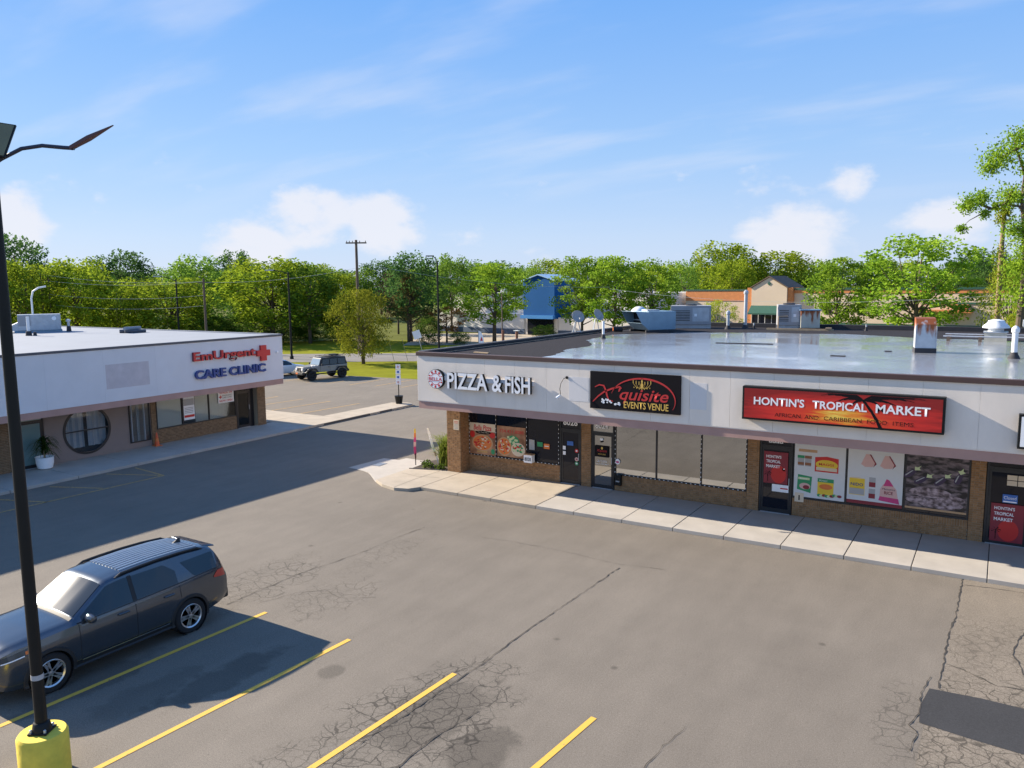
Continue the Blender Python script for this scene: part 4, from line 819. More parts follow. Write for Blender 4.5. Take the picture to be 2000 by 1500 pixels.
o = brickwall('corner_pillar', 28.45, 29.0, XW + .22, .118, 2.44, soldier=False, m='brick_dk', axis='y', thick=.5); inplace(o, clin)
wn = window(22.56, 27.2, .825, 2.47, 0, [23.98, 25.53], clin, M['cglass'], axis='y', X=XW + .02)
for a, b in ((22.6, 23.94), (24.75, 25.49), (25.57, 27.1)): sub(MB().box(XW - .024, XW - .018, a, b, .86, 2.44).build('blind', M['whitepanel'], None), wn)
s = empty('window_notice', (XW + .03, 24.06, 1.05), R(90), 'tall grey and white notice in the clinic window', 'notice'); MB().box(0, .62, -.003, 0, 0, 1.25).build('sheet', M['white'], s); MB().rect(.0, .6, .72, 1.05, -.005).build('block', M['grey'], s, fix=False); MB().rect(.02, .6, .12, .24, -.005).build('stripe', M['red'], s, fix=False)
for k in range(4): MB().rect(.06, .54, .34 + k * .08, .37 + k * .08, -.005).build('text_line', M['grey'], s, fix=False)
s = empty('window_banner', (XW + .04, 26.1, 1.62), R(90), 'white clinic banner with red lettering in the window', 'banner'); MB().box(0, .98, -.003, 0, 0, .66).build('sheet', M['white'], s)
text('lettering', 'WALK IN', .08, .48, .8, .12, -.005, M['letterred'], s, bold=.02); text('lettering', 'EMURGENT', .26, .34, .6, .08, -.005, M['black_print'], s); text('lettering', 'CARE CLINIC', .26, .23, .6, .08, -.005, M['black_print'], s); text('lettering', 'NOW OPEN', .08, .05, .8, .12, -.005, M['letterred'], s, bold=.02)
MB().rect(.13, .17, .22, .42, -.006).rect(.06, .24, .29, .35, -.0065).build('cross', M['letterred'], s, fix=False)
door(27.22, 28.12, .118, 2.05, 0, clin, M['cglass'], 2.45, axis='y', X=XW + .02)
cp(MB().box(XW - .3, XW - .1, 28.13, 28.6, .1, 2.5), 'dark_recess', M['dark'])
door(16.3, 17.30, .118, 2.08, 0, clin, glassmat('teal_glass', (.16, .25, .25), .06), 2.45, axis='y', X=XW + .02)
o = brickwall('front_wall_brick', 8, 16.28, XW + .0, .118, 2.48, soldier=False, m='brick_dk', axis='y'); inplace(o, clin)
window(9, 15.4, .5, 2.4, 0, [11, 13.2], clin, M['dglass'], axis='y', X=XW + .06)
# clinic channel letters
s = sgn('clinic_sign', XF, 23.5, 3.2, 'red and blue channel letter clinic sign with red cross on white wall', 'sign', R(90))
letters('EmUrgent', 0, .78, 3.68, .56, -.02, .12, M['letterred'], M['maroon'], s, .02)
MB().box(4.0, 4.36, -.15, -.02, .60, 1.40).build('cross_upright', M['letterred'], s); MB().box(3.76, 4.60, -.146, -.02, .85, 1.15).build('cross_bar', M['letterred'], s)
letters('CARE CLINIC', .06, .03, 4.22, .44, -.02, .12, M['blue'], M['blue'], s, .03)
# ================================================================== ROOF EQUIPMENT
def thing(name, x, y, z, label, cat, rz=0, group=None): return empty(name, (x, y, z), rz, label, cat, group)
RZ = 4.955
s = thing('makeup_air_unit', -16.6, 40.9, RZ, 'blue grey rooftop air unit with open intake hood', 'air unit', R(55))
MB().box(-.75, .75, -.9, -.8, 0, .12).build('curb', M['rubber'], s); MB().box(-.75, .75, .7, .8, 0, .12).build('curb', M['rubber'], s)
MB().box(-.5, 1.25, -.75, .75, .12, 1.12).build('cabinet', M['galvblue'], s, bev=.015)
hd = MB().add([(-.5, -.75, .12), (-.5, .75, .12), (-.5, .75, 1.10), (-.5, -.75, 1.10), (-.95, -.75, .5), (-.95, .75, .5), (-1.3, .75, 1.14), (-1.3, -.75, 1.14)], [(0, 4, 7, 3), (1, 2, 6, 5), (0, 1, 5, 4), (3, 7, 6, 2)]).build('intake_hood', M['galvblue'], s)
m_ = hd.modifiers.new('solid', 'SOLIDIFY'); m_.thickness = .02
MB().box(-.53, -.505, -.72, .72, .2, 1.08).build('filter_bank', M['dark'], s); MB().box(-.56, -.53, -.74, .74, .62, .67).build('filter_bar', M['galv'], s); MB().box(-.3, .5, -.3, .3, 1.12, 1.2).build('roof_cap', M['galv'], s, bev=.02)
def acunit(x, y, rz, sx, sy, sz, label, m='acgrey'):
    s = thing('air_conditioner', x, y, RZ, label, 'air conditioner', rz)
    for yy in (-sy / 2 + .1, sy / 2 - .2): MB().box(-sx / 2, sx / 2, yy, yy + .1, 0, .22).build('rail', M['galv'], s)
    MB().box(-sx / 2, sx / 2, -sy / 2, sy / 2, .22, .22 + sz).build('cabinet', M[m], s, bev=.015)
    for k in range(7): MB().box(-sx / 2 + .08, -.05, -sy / 2 - .012, -sy / 2 - .002, .45 + k * sz * .085, .45 + k * sz * .085 + .035).build('louvre', M['frame'], s)
    MB().box(.1, sx / 2 - .1, -sy / 2 - .01, -sy / 2 - .001, .4, .1 + sz).build('access_panel', M['galv'], s); MB().box(.2, .35, -sy / 2 - .018, -sy / 2 - .011, .7, .85).build('sticker', M['white'], s)
    MB().lathe([(.32, .0), (.34, .06), (.30, .08)], 20, (0, 0, .22 + sz)).build('fan_guard', M['frame'], s)
    return s
acunit(-15.7, 45.2, R(18), 2.3, 1.3, 1.1, 'wide grey rooftop air conditioner behind the blue grey unit')
acunit(-10.35, 46.3, R(18), 1.25, 1.0, 1.15, 'square grey air conditioner beside a rust streaked box')
s = thing('rooftop_box', -9.2, 46.2, RZ, 'rust streaked metal box beside the square air conditioner', 'vent box', R(18)); MB().box(-.5, .5, -.45, .45, .1, 1.05).build('body', M['rusty2'], s, bev=.01); MB().box(-.56, .56, -.5, .5, 1.05, 1.12).build('cap', M['galvblue'], s, bev=.01); MB().box(-.55, .55, -.5, .5, 0, .1).build('curb', M['rubber'], s)
s = thing('wood_sleeper', -9.6, 44.9, RZ, 'long timber sleeper lying by the rooftop boxes', 'timber', R(2)); MB().box(-1.6, 1.9, -.06, .06, 0, .1).build('timber', M['palewood'], s); MB().box(1.5, 1.8, -.1, .1, .1, .18).build('block', M['palewood'], s); MB().tube([(-1.0, .1, .1), (-1.0, .1, .75), (-.6, .6, .75)], .03, 8).build('gas_pipe', M['palewood'], s)
def vent(x, y, h, r, label, cap=True, m='galv'):
    s = thing('vent_pipe', x, y, RZ, label, 'vent pipe'); MB().lathe([(r * 2.2, 0), (r * 1.4, .14), (r * 1.1, .22)], 16).build('flashing', M['rubber'], s, True)
    MB().lathe([(r, .05), (r, h)], 16).build('stack', M[m], s, True)
    if cap: MB().lathe([(r * 1.15, h - .12), (r * 1.35, h - .1), (r * 1.35, h + .02), (r * .6, h + .1), (.001, h + .12)], 16).build('cap', M[m], s, True)
vent(-16.38, 34.6, .85, .06, 'thin white vent pipe standing at the water edge by satellite dishes', False, 'pvc')
vent(-13.3, 44.6, .95, .09, 'short galvanised vent pipe between the air conditioners', True)
vent(-12.6, 45.6, 2.1, .10, 'tallest galvanised flue pipe on the ponded roof', True)
vent(.38, 31.4, 1.0, .09, 'white vent pipe standing in roof water by dome fan', True, 'pvc')
for x, y, l_ in ((-12.0, 45.2, 'tiny roof pipe stub beside the tallest flue'), (-6.2, 45.8, 'small dark roof pipe stub near timber sleeper')): vent(x, y, .35, .04, l_, False, 'galv')
def dish(x, y, rz, label):
    s = thing('satellite_dish', x, y, 5.1, label, 'satellite dish', rz, 'satellite dishes on the roof edge')
    for dx, dy in ((-.22, 0), (.22, 0), (0, .25)): MB().tube([(dx, dy, 0), (dx * .3, dy * .3, .62)], .025, 6).build('leg', M['galv'], s)
    MB().box(-.28, .28, -.05, .05, 0, .03).build('foot', M['galv'], s)
    pr = [(.001, 0), (.12, .012), (.24, .045), (.34, .095), (.39, .13)]
    d = MB().lathe(pr + [(r_ - .008, h_ + .012) for r_, h_ in pr[::-1][:-1]], 28).build('reflector', mat('dish_grey', (.36, .35, .34), .7), s, True); d.scale = (.88, .88, .88); d.location = (0, -.08, .78); d.rotation_euler = (R(62), 0, 0)
    MB().tube([(0, -.1, .55), (0, -.42, .72)], .014, 6).build('feed_arm', M['galv'], s); MB().box(-.04, .04, -.5, -.4, .69, .77).build('receiver', M['grey'], s)
dish(-18.85, 36.6, R(50), 'grey satellite dish tilted to the road on the roof edge'); dish(-18.85, 38.9, R(75), 'grey satellite dish seen edge on, beside the blue grey unit')
s = thing('roof_drum', -18.1, 40.1, RZ, 'small orange ended canister lying at the roof corner', 'canister', R(30)); MB().lathe([(.15, -.25), (.15, .25)], 18, (0, 0, .15), 'x').build('body', M['rubber'], s, True); MB().lathe([(.12, .26), (.1, .27)], 18, (0, 0, .15), 'x').build('end', M['orange'], s); MB().lathe([(.12, -.27), (.12, -.26)], 18, (0, 0, .15), 'x').build('end', M['orange'], s)
s = thing('white_tank', -17.9, 42.6, RZ, 'white rounded exhaust fan behind the blue grey unit', 'exhaust fan'); MB().lathe([(.35, 0), (.35, .5), (.5, .55), (.5, .95), (.42, 1.15), (.2, 1.3), (.001, 1.33)], 22).build('housing', M['pvc'], s, True); MB().box(-.4, .4, -.4, .4, 0, .2).build('curb', M['rubber'], s)
s = thing('rusty_duct', -2.42, 32.75, RZ, 'tall rusted sheet metal duct standing in roof water', 'duct', R(12))
MB().add([(-.33, -.28, .18), (.33, -.28, .18), (.33, .3, .18), (-.33, .3, .18), (-.33, -.22, 1.05), (.33, -.22, 1.05), (-.33, -.02, 1.26), (.33, -.02, 1.26), (.33, .35, 1.30), (-.33, .35, 1.30)],
    [(0, 1, 5, 4), (4, 5, 7, 6), (6, 7, 8, 9), (1, 2, 8, 7, 5), (0, 4, 6, 9, 3), (3, 9, 8, 2), (0, 3, 2, 1)]).build('body', M['rusty'], s); MB().box(-.36, .36, -.31, .33, 0, .18).build('curb', M['rubber'], s, bev=.01)
for sx in (-.34, .34): MB().box(sx - .012, sx + .012, -.29, -.20, .18, 1.0).build('seam', M['galv'], s)
s = thing('dome_fan', -.24, 40.2, RZ, 'white dome exhaust fan on a square curb in roof water', 'exhaust fan'); MB().box(-.42, .42, -.42, .42, 0, .38).build('curb', M['rusty2'], s); MB().box(-.46, .46, -.46, .46, .38, .42).build('flange', M['galv'], s); MB().lathe([(.3, .42), (.3, .55), (.52, .58), (.5, .66), (.34, .80), (.3, .90), (.12, .95), (.001, .955)], 24).build('dome', M['pvc'], s, True)
for k, yy in enumerate((41.0, 39.4)):
    s = thing('roof_conduit', -2, yy, RZ, ('rear' if k == 0 else 'front') + ' white conduit running past the dome fan', 'pipe'); MB().tube([(-.2, 0, .22), (1.3, 0, .22), (4.5, 0, .24)], .03, 8).build('pipe', M['galv'], s, True)
    for x in (0, 1.2, 3.0): MB().box(x - .06, x + .06, -.1, .1, 0, .18).build('block', M['wood'], s)
s = thing('white_hood', 1.6, 38.5, RZ, 'pale slanted metal hood at the right of the roof', 'duct hood'); MB().add([(-.9, -.5, .75), (.9, -.5, .3), (.9, .5, .3), (-.9, .5, .75), (-.9, -.5, 1.0), (.9, -.5, 1.2), (.9, .5, 1.2), (-.9, .5, 1.0)], [(0, 3, 2, 1), (4, 5, 6, 7), (0, 1, 5, 4), (1, 2, 6, 5), (2, 3, 7, 6), (3, 0, 4, 7)]).build('hood', M['galv'], s); MB().box(.1, .8, -.4, .4, 0, .5).build('curb', M['rubber'], s)
for x, y, l, a, lab in ((-17.2, 25.3, .75, -8, 'short pale board lying on the gravel roof'), (-9.45, 34.1, 2.4, 8, 'long dark stick floating in the roof water'), (-4.9, 29.7, .5, 0, 'short dark stick floating in the roof water'), (-3.6, 32.5, .25, 5, 'dark scrap floating by the rusted duct')):
    s = thing('roof_debris', x, y, RZ + .006, lab, 'debris', R(a)); MB().box(-l / 2, l / 2, -.05 if l < 1 else -.03, .05 if l < 1 else .03, 0, .035).build('board', M['palewood'] if x < -15 else M['rubber'], s)
# clinic roof
RL = 5.06
s = thing('rooftop_unit', -48.9, 25.0, RL, 'pale metal rooftop unit with sloped duct on the white roof', 'air conditioner', R(64))
MB().box(-1.1, 1.1, -.55, .55, .12, 1.05).build('cabinet', M['galv'], s, bev=.015); MB().box(-1.08, -.45, -.58, -.552, .4, 1.0).build('coil', M['acgrey'], s); MB().box(-1.3, 1.15, -.5, .5, 0, .12).build('base', M['galvblue'], s)
MB().add([(-1.1, -.5, .12), (-2.0, -.5, .12), (-2.0, .5, .12), (-1.1, .5, .12), (-1.1, -.5, .6), (-1.1, .5, .6), (-2.0, -.5, .16), (-2.0, .5, .16)], [(0, 4, 6, 1), (3, 2, 7, 5), (4, 5, 7, 6), (1, 6, 7, 2), (0, 1, 2, 3)]).build('duct', M['galv'], s); MB().lathe([(.12, 0), (.12, .05)], 14, (.75, -.552, .8), 'y').build('port', M['white'], s)
MB().tube([(-.3, .3, 1.0), (-.3, .3, 2.0), (-.2, .3, 2.4), (.1, .3, 2.62), (.5, .3, 2.7)], .05, 8).build('conduit', M['pvc'], s, True)
s = thing('vent_pipe', -47.4, 25.9, RL, 'short capped vent pipe beside the pale rooftop unit', 'vent pipe'); MB().lathe([(.14, 0), (.11, .32), (.11, .33)], 14).build('boot', M['rubber'], s, True); MB().lathe([(.07, .3), (.07, .6), (.13, .6), (.13, .72), (.001, .76)], 14).build('stack', M['galv'], s, True)
s = thing('vent_pipe', -45.4, 22.6, RL, 'thin white vent pipe with dark boot on the white roof', 'vent pipe'); MB().lathe([(.17, 0), (.13, .25)], 14).build('boot', M['rubber'], s, True); MB().lathe([(.075, .2), (.075, 1.05)], 12).build('stack', M['pvc'], s, True); MB().lathe([(.1, 0), (.07, .2)], 12, (.25, .2, 0)).build('boot', M['rubber'], s, True)
for k, (dx, dy, a) in enumerate(((0, 0, 20), (.35, .1, 24), (.15, .05, 60))):
    s = thing('membrane_roll', -42.5 + dx, 26.7 + dy, RL + (.16 if k == 2 else 0), ('lower left', 'lower right', 'top')[k] + ' roll of leftover roofing in the small pile', 'roofing roll', R(a + 40)); MB().lathe([(.10, -.55), (.10, .55)], 14, (0, 0, .10), 'x').build('roll', M['membrane'] if k == 2 else M['copingL'], s, True); MB().lathe([(.05, .551), (.05, .56)], 10, (0, 0, .10), 'x').build('core', M['dark'], s)
# ================================================================== SMALL THINGS ON THE GROUND
s = thing('traffic_cone', -33.95, 22.3, .118, 'orange traffic cone standing against the clinic brick wall', 'traffic cone'); MB().box(-.17, .17, -.17, .17, 0, .03).build('base', M['orange'], s, bev=.01); MB().lathe([(.12, .03), (.03, .62), (.02, .64)], 18).build('cone', mat('cone_orange', (.72, .11, .03), .5), s, True); MB().lathe([(.094, .22), (.07, .36)], 18).build('collar', M['orange'], s, True)
s = thing('potted_palm', -33.75, 17.0, .118, 'bushy green palm in a white pot beside clinic door', 'potted plant'); MB().lathe([(.20, 0), (.28, .05), (.33, .25), (.35, .5), (.37, .52), (.33, .52), (.30, .44), (.001, .44)], 24).build('pot', M['white'], s, True)
fr = MB(); rnd = random.Random(5)
for k in range(95):
    a = rnd.uniform(0, 6.28); ln_ = rnd.uniform(.35, .75); h0 = rnd.uniform(.6, 1.25); t = Vector((math.cos(a), math.sin(a), 0)); p = Vector((0, 0, h0)); nrm = Vector((-t.y, t.x, 0)); prev = None
    for j in range(6):
        u = j / 5; q_ = p + t * ln_ * u + Vector((0, 0, .25 * math.sin(u * 2.4) - .35 * u * u)); ww = .03 * (1 - u) + .004; cur = (q_ + nrm * ww, q_ - nrm * ww)
        if prev: fr.add([prev[0], prev[1], cur[1], cur[0]], [(0, 1, 2, 3)])
        prev = cur
fr.build('fronds', leafmat('palm_leaf', (.035, .075, .015), (.06, .11, .02)), s, fix=False); MB().tube([(0, 0, .44), (.03, 0, .8), (0, 0, 1.2)], [.04, .03, .02], 8).build('stem', M['palewood'], s)
# sign standing in a bucket on the island
s = thing('bucket_sign', -32.5, 38.35, .118, 'post with four small round white notices standing in black bucket', 'sign'); MB().lathe([(.20, 0), (.27, .48), (.29, .5), (.25, .5), (.001, .42)], 20).build('bucket', M['black'], s, True); MB().tube([(0, 0, .3), (0, 0, 1.25)], .03, 8).build('post', M['black'], s)
for k in range(4):
    p_ = MB().box(-.16, .16, -.025, -.005, 1.22 + k * .33, 1.22 + k * .33 + .30).build('placard', M['white'], s); p_.rotation_euler = (0, 0, R(20)); q_ = MB().disc(0, 1.37 + k * .33, .08, .08, -.028, 16).build('symbol', M['bluep'] if k in (1, 2) else M['pink'], s, fix=False); q_.rotation_euler = (0, 0, R(20))
def feather(x, y, lean, h, cols, label, base=True):
    s = thing('feather_flag', x, y, .1, label, 'feather flag', R(32))
    if base: MB().tube([(0, 0, 0), (0, 0, .5)], .02, 6).build('pole', M['black'], s)
    else: MB().tube([(0, 0, 0), (lean * .15, 0, .3)], .02, 6).build('pole', M['white'], s)
    n = len(cols)
    for i, c_ in enumerate(cols):
        a0, a1 = .16 + .84 * i / n, .16 + .84 * (i + 1) / n
        mb = MB(); wv = lambda a: .06 * math.sin(math.pi * min(1, max(.1, 1.0 - a * .93))) ** .6
        pts = []
        for j in range(5):
            a = a0 + (a1 - a0) * j / 4; xx = lean * a; z = h * a; d = .05 * math.sin(a * 9); pts.append(((xx - wv(a), d, z), (xx + wv(a) * .6, d + .05, z)))
        for p, q_ in zip(pts, pts[1:]): mb.poly([p[0], p[1], q_[1], q_[0]])
        o = mb.build('flag_panel', M[c_], s, fix=False)
        sm = o.modifiers.new('solid', 'SOLIDIFY'); sm.thickness = .006
feather(-20.62, 25.3, 0, 1.55, ('pink', 'magenta', 'magenta', 'pink', 'magenta', 'orange', 'yellowp'), 'furled pink and yellow feather flag at the planting bed corner')
feather(-20.05, 26.1, -.42, 1.5, ('pink', 'white', 'white', 'white', 'white'), 'leaning furled white feather flag in the planting bed', False)
s = thing('ornamental_grass', -19.45, 26.1, .09, 'feathery green clump of ornamental grass beside the brick pillar', 'plant'); fr = MB(); rnd = random.Random(9)
for k in range(520):
    a = rnd.uniform(0, 6.28); t = Vector((math.cos(a), math.sin(a), 0)); ln_ = rnd.uniform(.2, .95); hh = rnd.uniform(.45, 1.35); b0 = Vector((rnd.uniform(-.28, .28), rnd.uniform(-.35, .35), 0)); nrm = Vector((-t.y, t.x, 0)); prev = None
    for j in range(5):
        u = j / 4; q_ = b0 + t * ln_ * u * u + Vector((0, 0, hh * math.sin(u * 1.75))); ww = .02 * (1 - u) + .004; cur = (q_ + nrm * ww, q_ - nrm * ww)
        if prev: fr.add([prev[0], prev[1], cur[1], cur[0]], [(0, 1, 2, 3)])
        prev = cur
fr.build('blades', leafmat('grass_blade', (.20, .27, .04), (.30, .34, .07)), s, fix=False)
for k, (x, y) in enumerate(((-20.2, 25.5), (-19.9, 25.2), (-19.3, 25.25))):
    s = thing('low_plant', x, y, .09, ('leafy low plant by the pink feather flag', 'leafy low plant in the middle of the mulch bed', 'leafy low plant at the foot of brick pillar')[k], 'plant'); fr = MB()
    for j in range(120):
        a = rnd.uniform(0, 6.28); r_ = rnd.uniform(0, .26); p = Vector((r_ * math.cos(a), r_ * math.sin(a), rnd.uniform(.02, .22))); d1 = Vector((rnd.uniform(-1, 1), rnd.uniform(-1, 1), rnd.uniform(-.5, .5))).normalized() * .05; d2 = d1.cross(Vector((rnd.uniform(-1, 1), rnd.uniform(-1, 1), 1))).normalized() * .035; fr.poly([p - d1, p + d2, p + d1, p - d2])
    fr.build('leaves', leafmat('low_leaf%d' % k, (.06, .11, .02), (.12, .16, .03)), s, fix=False)
# ---- parking lot lamp in the foreground
s = thing('parking_lamp', -12.36, 5.84, 0, 'tall black lamp pole on a yellow concrete plinth with solar panel', 'street lamp', R(32))
MB().lathe([(.36, 0), (.36, .70), (.33, .75), (.001, .76)], 40).build('plinth', M['yplinth'], s, True)
MB().box(-.15, .15, -.15, .15, .755, .785).build('base_plate', M['black'], s, bev=.01); MB().lathe([(.14, .785), (.12, .90), (.10, .92)], 20).build('collar', M['black'], s, True)
for dx in (-.11, .11):
    for dy in (-.11, .11): MB().lathe([(.02, .785), (.02, .83), (.001, .84)], 8, (dx, dy, 0)).build('bolt', M['galv'], s)
MB().lathe([(.088, .9), (.084, 5), (.075, 9.62), (.001, 9.63)], 20).build('pole', M['black'], s, True)
MB().lathe([(.0895, 1.62), (.0895, 1.70)], 20).build('tape_ring', M['grey'], s, True)
MB().tube([(0, 0, 9.35), (.15, 0, 9.44), (.45, 0, 9.58), (.75, 0, 9.62), (1.05, 0, 9.59), (1.2, 0, 9.58)], .028, 10).build('arm', mat('navy_paint', (.02, .024, .05), .4), s, True)
MB().add([(1.15, -.04, 9.555), (1.15, .04, 9.555), (1.15, .04, 9.61), (1.15, -.04, 9.61), (1.42, -.06, 9.69), (1.42, .06, 9.69), (1.42, .06, 9.745), (1.42, -.06, 9.745), (1.78, -.015, 9.885), (1.78, .015, 9.885), (1.78, .015, 9.895), (1.78, -.015, 9.895)],
    [(0, 1, 5, 4), (4, 5, 9, 8), (3, 7, 6, 2), (7, 11, 10, 6), (0, 4, 7, 3), (4, 8, 11, 7), (1, 2, 6, 5), (5, 6, 10, 9), (8, 9, 10, 11), (0, 3, 2, 1)]).build('lamp_head', mat('rust_brown_housing', (.10, .045, .05), .5), s, bev=.008)
sp = MB().box(-.45, .45, -.30, .30, 0, .03).build('solar_panel', M['black'], s, bev=.004); sp.location = (-.18, .0, 9.75); sp.rotation_euler = (R(58), R(8), R(12))
for k in range(4):
    c_ = MB().box(-.43 + k * .22, -.23 + k * .22, -.28, .28, .031, .034).build('cell', mat('solar_cell', (.20, .17, .08), .2), sp)
MB().tube([(0, 0, 9.6), (-.15, 0, 9.72)], .03, 8).build('bracket', M['black'], s)
# ================================================================== CARS
def lerp_tab(tab, y):
    for (a, va), (b, vb) in zip(tab, tab[1:]):
        if a >= y >= b:
            t = (a - y) / (a - b) if a != b else 0; return va + (vb - va) * t
    return tab[0][1] if y > tab[0][0] else tab[-1][1]
class CarBody:
    """body surface from tables along the length (front is +y)"""
    def __init__(s, T, y0, y1): s.T = T; s.y0 = y0; s.y1 = y1
    def ring(s, y):
        g = lambda k: sum(lerp_tab(s.T[k], y + d) * w_ for d, w_ in ((-.06, .25), (0, .5), (.06, .25)))
        w_, zb, zs, zbelt, ztop, wr, zre = (g(k) for k in ('w', 'zb', 'zs', 'belt', 'top', 'wr', 're'))
        c = [(0, zb), (.80 * w_, zb), (.955 * w_, zb + .05), (.99 * w_, zb + .16), (w_, zs - .12), (w_ * .995, zs), (.955 * w_, zbelt), (wr, zre), (wr * .90, zre + (ztop - zre) * .55), (wr * .55, zre + (ztop - zre) * .9), (0, ztop)]
        return c
    def pts(s, y, sub_=3):
        c = s.ring(y); out = []
        for i in range(len(c) - 1):
            p0 = c[max(i - 1, 0)]; p1 = c[i]; p2 = c[i + 1]; p3 = c[min(i + 2, len(c) - 1)]
            for j in range(sub_):
                t = j / sub_
                out.append(tuple(.5 * ((2 * p1[k]) + (-p0[k] + p2[k]) * t * .7 + (2 * p0[k] - 5 * p1[k] + 4 * p2[k] - p3[k]) * t * t * .0 + (p2[k] - p1[k]) * 2 * t - (-p0[k] + p2[k]) * t * .7) for k in (0, 1)))
        out.append(c[-1]); return out
    def side_x(s, y, z):
        p = s.ring(y)
        for (xa, za), (xb, zb) in zip(p[2:8], p[3:9]):
            if za <= z <= zb: return xa + (xb - xa) * (z - za) / max(1e-6, zb - za)
        return p[7][0] if z > p[7][1] else p[3][0]
    def mesh(s, n=90):
        vs = []; fs = []; ys_ = [s.y0 + (s.y1 - s.y0) * i / n for i in range(n + 1)]
        m = None
        for y in ys_:
            h = s.pts(y); ring = [(x, y, z) for x, z in h] + [(-x, y, z) for x, z in h[-2:0:-1]]; m = len(ring); vs += ring
        for i in range(n):
            for k in range(m): fs.append((i * m + k, i * m + (k + 1) % m, (i + 1) * m + (k + 1) % m, (i + 1) * m + k))
        fs += [tuple(range(m))[::-1], tuple(range(n * m, (n + 1) * m))]
        return MB().add(vs, fs)
    def sidepatch(s, ya, yb, lo, hi, off=.006, n=16, side=-1, rows=5):
        """patch on the side between heights lo(y) and hi(y)"""
        vs = []
        for i in range(n + 1):
            y = ya + (yb - ya) * i / n; a, b = lo(y), max(lo(y) + .004, hi(y))
            for j in range(rows + 1): z = a + (b - a) * j / rows; vs.append((side * (s.side_x(y, z) + off), y, z))
        r = rows + 1
        return MB().add(vs, [(i * r + j, (i + 1) * r + j, (i + 1) * r + j + 1, i * r + j + 1) for i in range(n) for j in range(rows)])
    def toppatch(s, ya, yb, wa, wb, off=.006, n=12, m=12):
        vs = []
        for i in range(n + 1):
            y = ya + (yb - ya) * i / n; wid = wa + (wb - wa) * i / n; c = s.ring(y); r0 = c[7:]
            for j in range(m + 1):
                x = wid * (2 * j / m - 1); ax_ = abs(x); z = r0[-1][1]
                for (xa, za), (xb, zb) in zip(r0, r0[1:]):
                    if xb <= ax_ <= xa: z = zb + (za - zb) * (ax_ - xb) / max(1e-6, xa - xb); break
                else:
                    if ax_ > r0[0][0]: z = r0[0][1]
                vs.append((x, y + off * .5, z + off))
        r = m + 1
        return MB().add(vs, [(i * r + j, i * r + j + 1, (i + 1) * r + j + 1, (i + 1) * r + j) for i in range(n) for j in range(m)])
def wheel(parent, x, y, r, wid, side, mt, mr, spokes=5, name='wheel'):
    """side -1: outer face towards -x"""
    t = MB().lathe([(r * .66, -wid / 2), (r * .9, -wid / 2), (r * .985, -wid * .38), (r, -wid * .2), (r, wid * .2), (r * .985, wid * .38), (r * .9, wid / 2), (r * .66, wid / 2), (r * .66, -wid / 2)], 40, axis='x', cap=False).build(name, mt, parent, True); t.location = (x, y, r)
    o = side * wid / 2
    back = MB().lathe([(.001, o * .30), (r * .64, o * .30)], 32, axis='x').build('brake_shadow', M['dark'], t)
    rm = MB().lathe([(r * .585, o * .35), (r * .60, o * .9), (r * .665, o * 1.03), (r * .705, o * .97), (r * .69, o * .5)], 40, axis='x', cap=False).build('rim', mr, t, True)
    sp_ = MB()
    for k in range(spokes):
        for d in (-.16, .16):
            a = 2 * math.pi * k / spokes + d; b = 2 * math.pi * k / spokes + d * .55
            ca, sa, cb, sb = math.cos(a), math.sin(a), math.cos(b), math.sin(b); w0, w1 = .028, .022
            p0 = (r * .12 * cb, r * .12 * sb); p1 = (r * .63 * ca, r * .63 * sa); nx, nz = -(p1[1] - p0[1]), p1[0] - p0[0]; l_ = math.hypot(nx, nz); nx /= l_; nz /= l_
            x0, x1 = o * .72, o * .88
            sp_.add([(x1, p0[0] + nx * w0, p0[1] + nz * w0), (x1, p0[0] - nx * w0, p0[1] - nz * w0), (x1, p1[0] - nx * w1, p1[1] - nz * w1), (x1, p1[0] + nx * w1, p1[1] + nz * w1), (x0, p0[0] + nx * w0, p0[1] + nz * w0), (x0, p0[0] - nx * w0, p0[1] - nz * w0), (x0, p1[0] - nx * w1, p1[1] - nz * w1), (x0, p1[0] + nx * w1, p1[1] + nz * w1)],
                    [(0, 1, 2, 3), (0, 4, 5, 1), (1, 5, 6, 2), (2, 6, 7, 3), (3, 7, 4, 0)])
    sp_.lathe([(r * .2, o * .6), (r * .19, o * .86), (.001, o * .92)], 20, axis='x')
    sp_.build('spokes', mr, t)
    return t
tyre = mat('tyre_rubber', (.016, .016, .017), .85); rimm = mat('alloy', (.62, .63, .65), .28, .9, var=.05)
paint = mat('dark_grey_metallic', (.078, .094, .115), .26, .75, var=.05, scale=2, coat=1.0)
ribm = mat('sky_sheen_roof_rib', (.36, .39, .43), .3, .8, var=.04, coat=.6); clad = mat('black_cladding', (.016, .017, .018), .6); chrome = mat('chrome', (.75, .76, .78), .12, 1, var=.03); carglass = glassmat('car_glass', (.010, .018, .024), .02, spec=.75)  # roof ribs lighter than the body paint: sky reflection put into their colour
def cut_arches(o, ys_, r, zc, half):
    """cut the wheel openings out of a car body with a boolean"""
    cut = MB()
    for y in ys_:
        for sx in (-1, 1):
            xs = (half - .28) * sx, (half + .2) * sx
            cut.lathe([(.001, min(xs)), (r, min(xs)), (r, max(xs)), (.001, max(xs))], 32, (0, y, zc), 'x')
    c = cut.build('cutter', None); c.parent = None
    md = o.modifiers.new('b', 'BOOLEAN'); md.object = c; md.operation = 'DIFFERENCE'; md.solver = 'EXACT'
    pm = o.parent; o.parent = None
    dg = bpy.context.evaluated_depsgraph_get(); me = bpy.data.meshes.new_from_object(o.evaluated_get(dg)); o.modifiers.clear()
    old_ = o.data; o.data = me; o.parent = pm; bpy.data.objects.remove(c)
    for p in me.polygons: p.use_smooth = True
    try: me.set_sharp_from_angle(angle=R(32))
    except Exception: pass
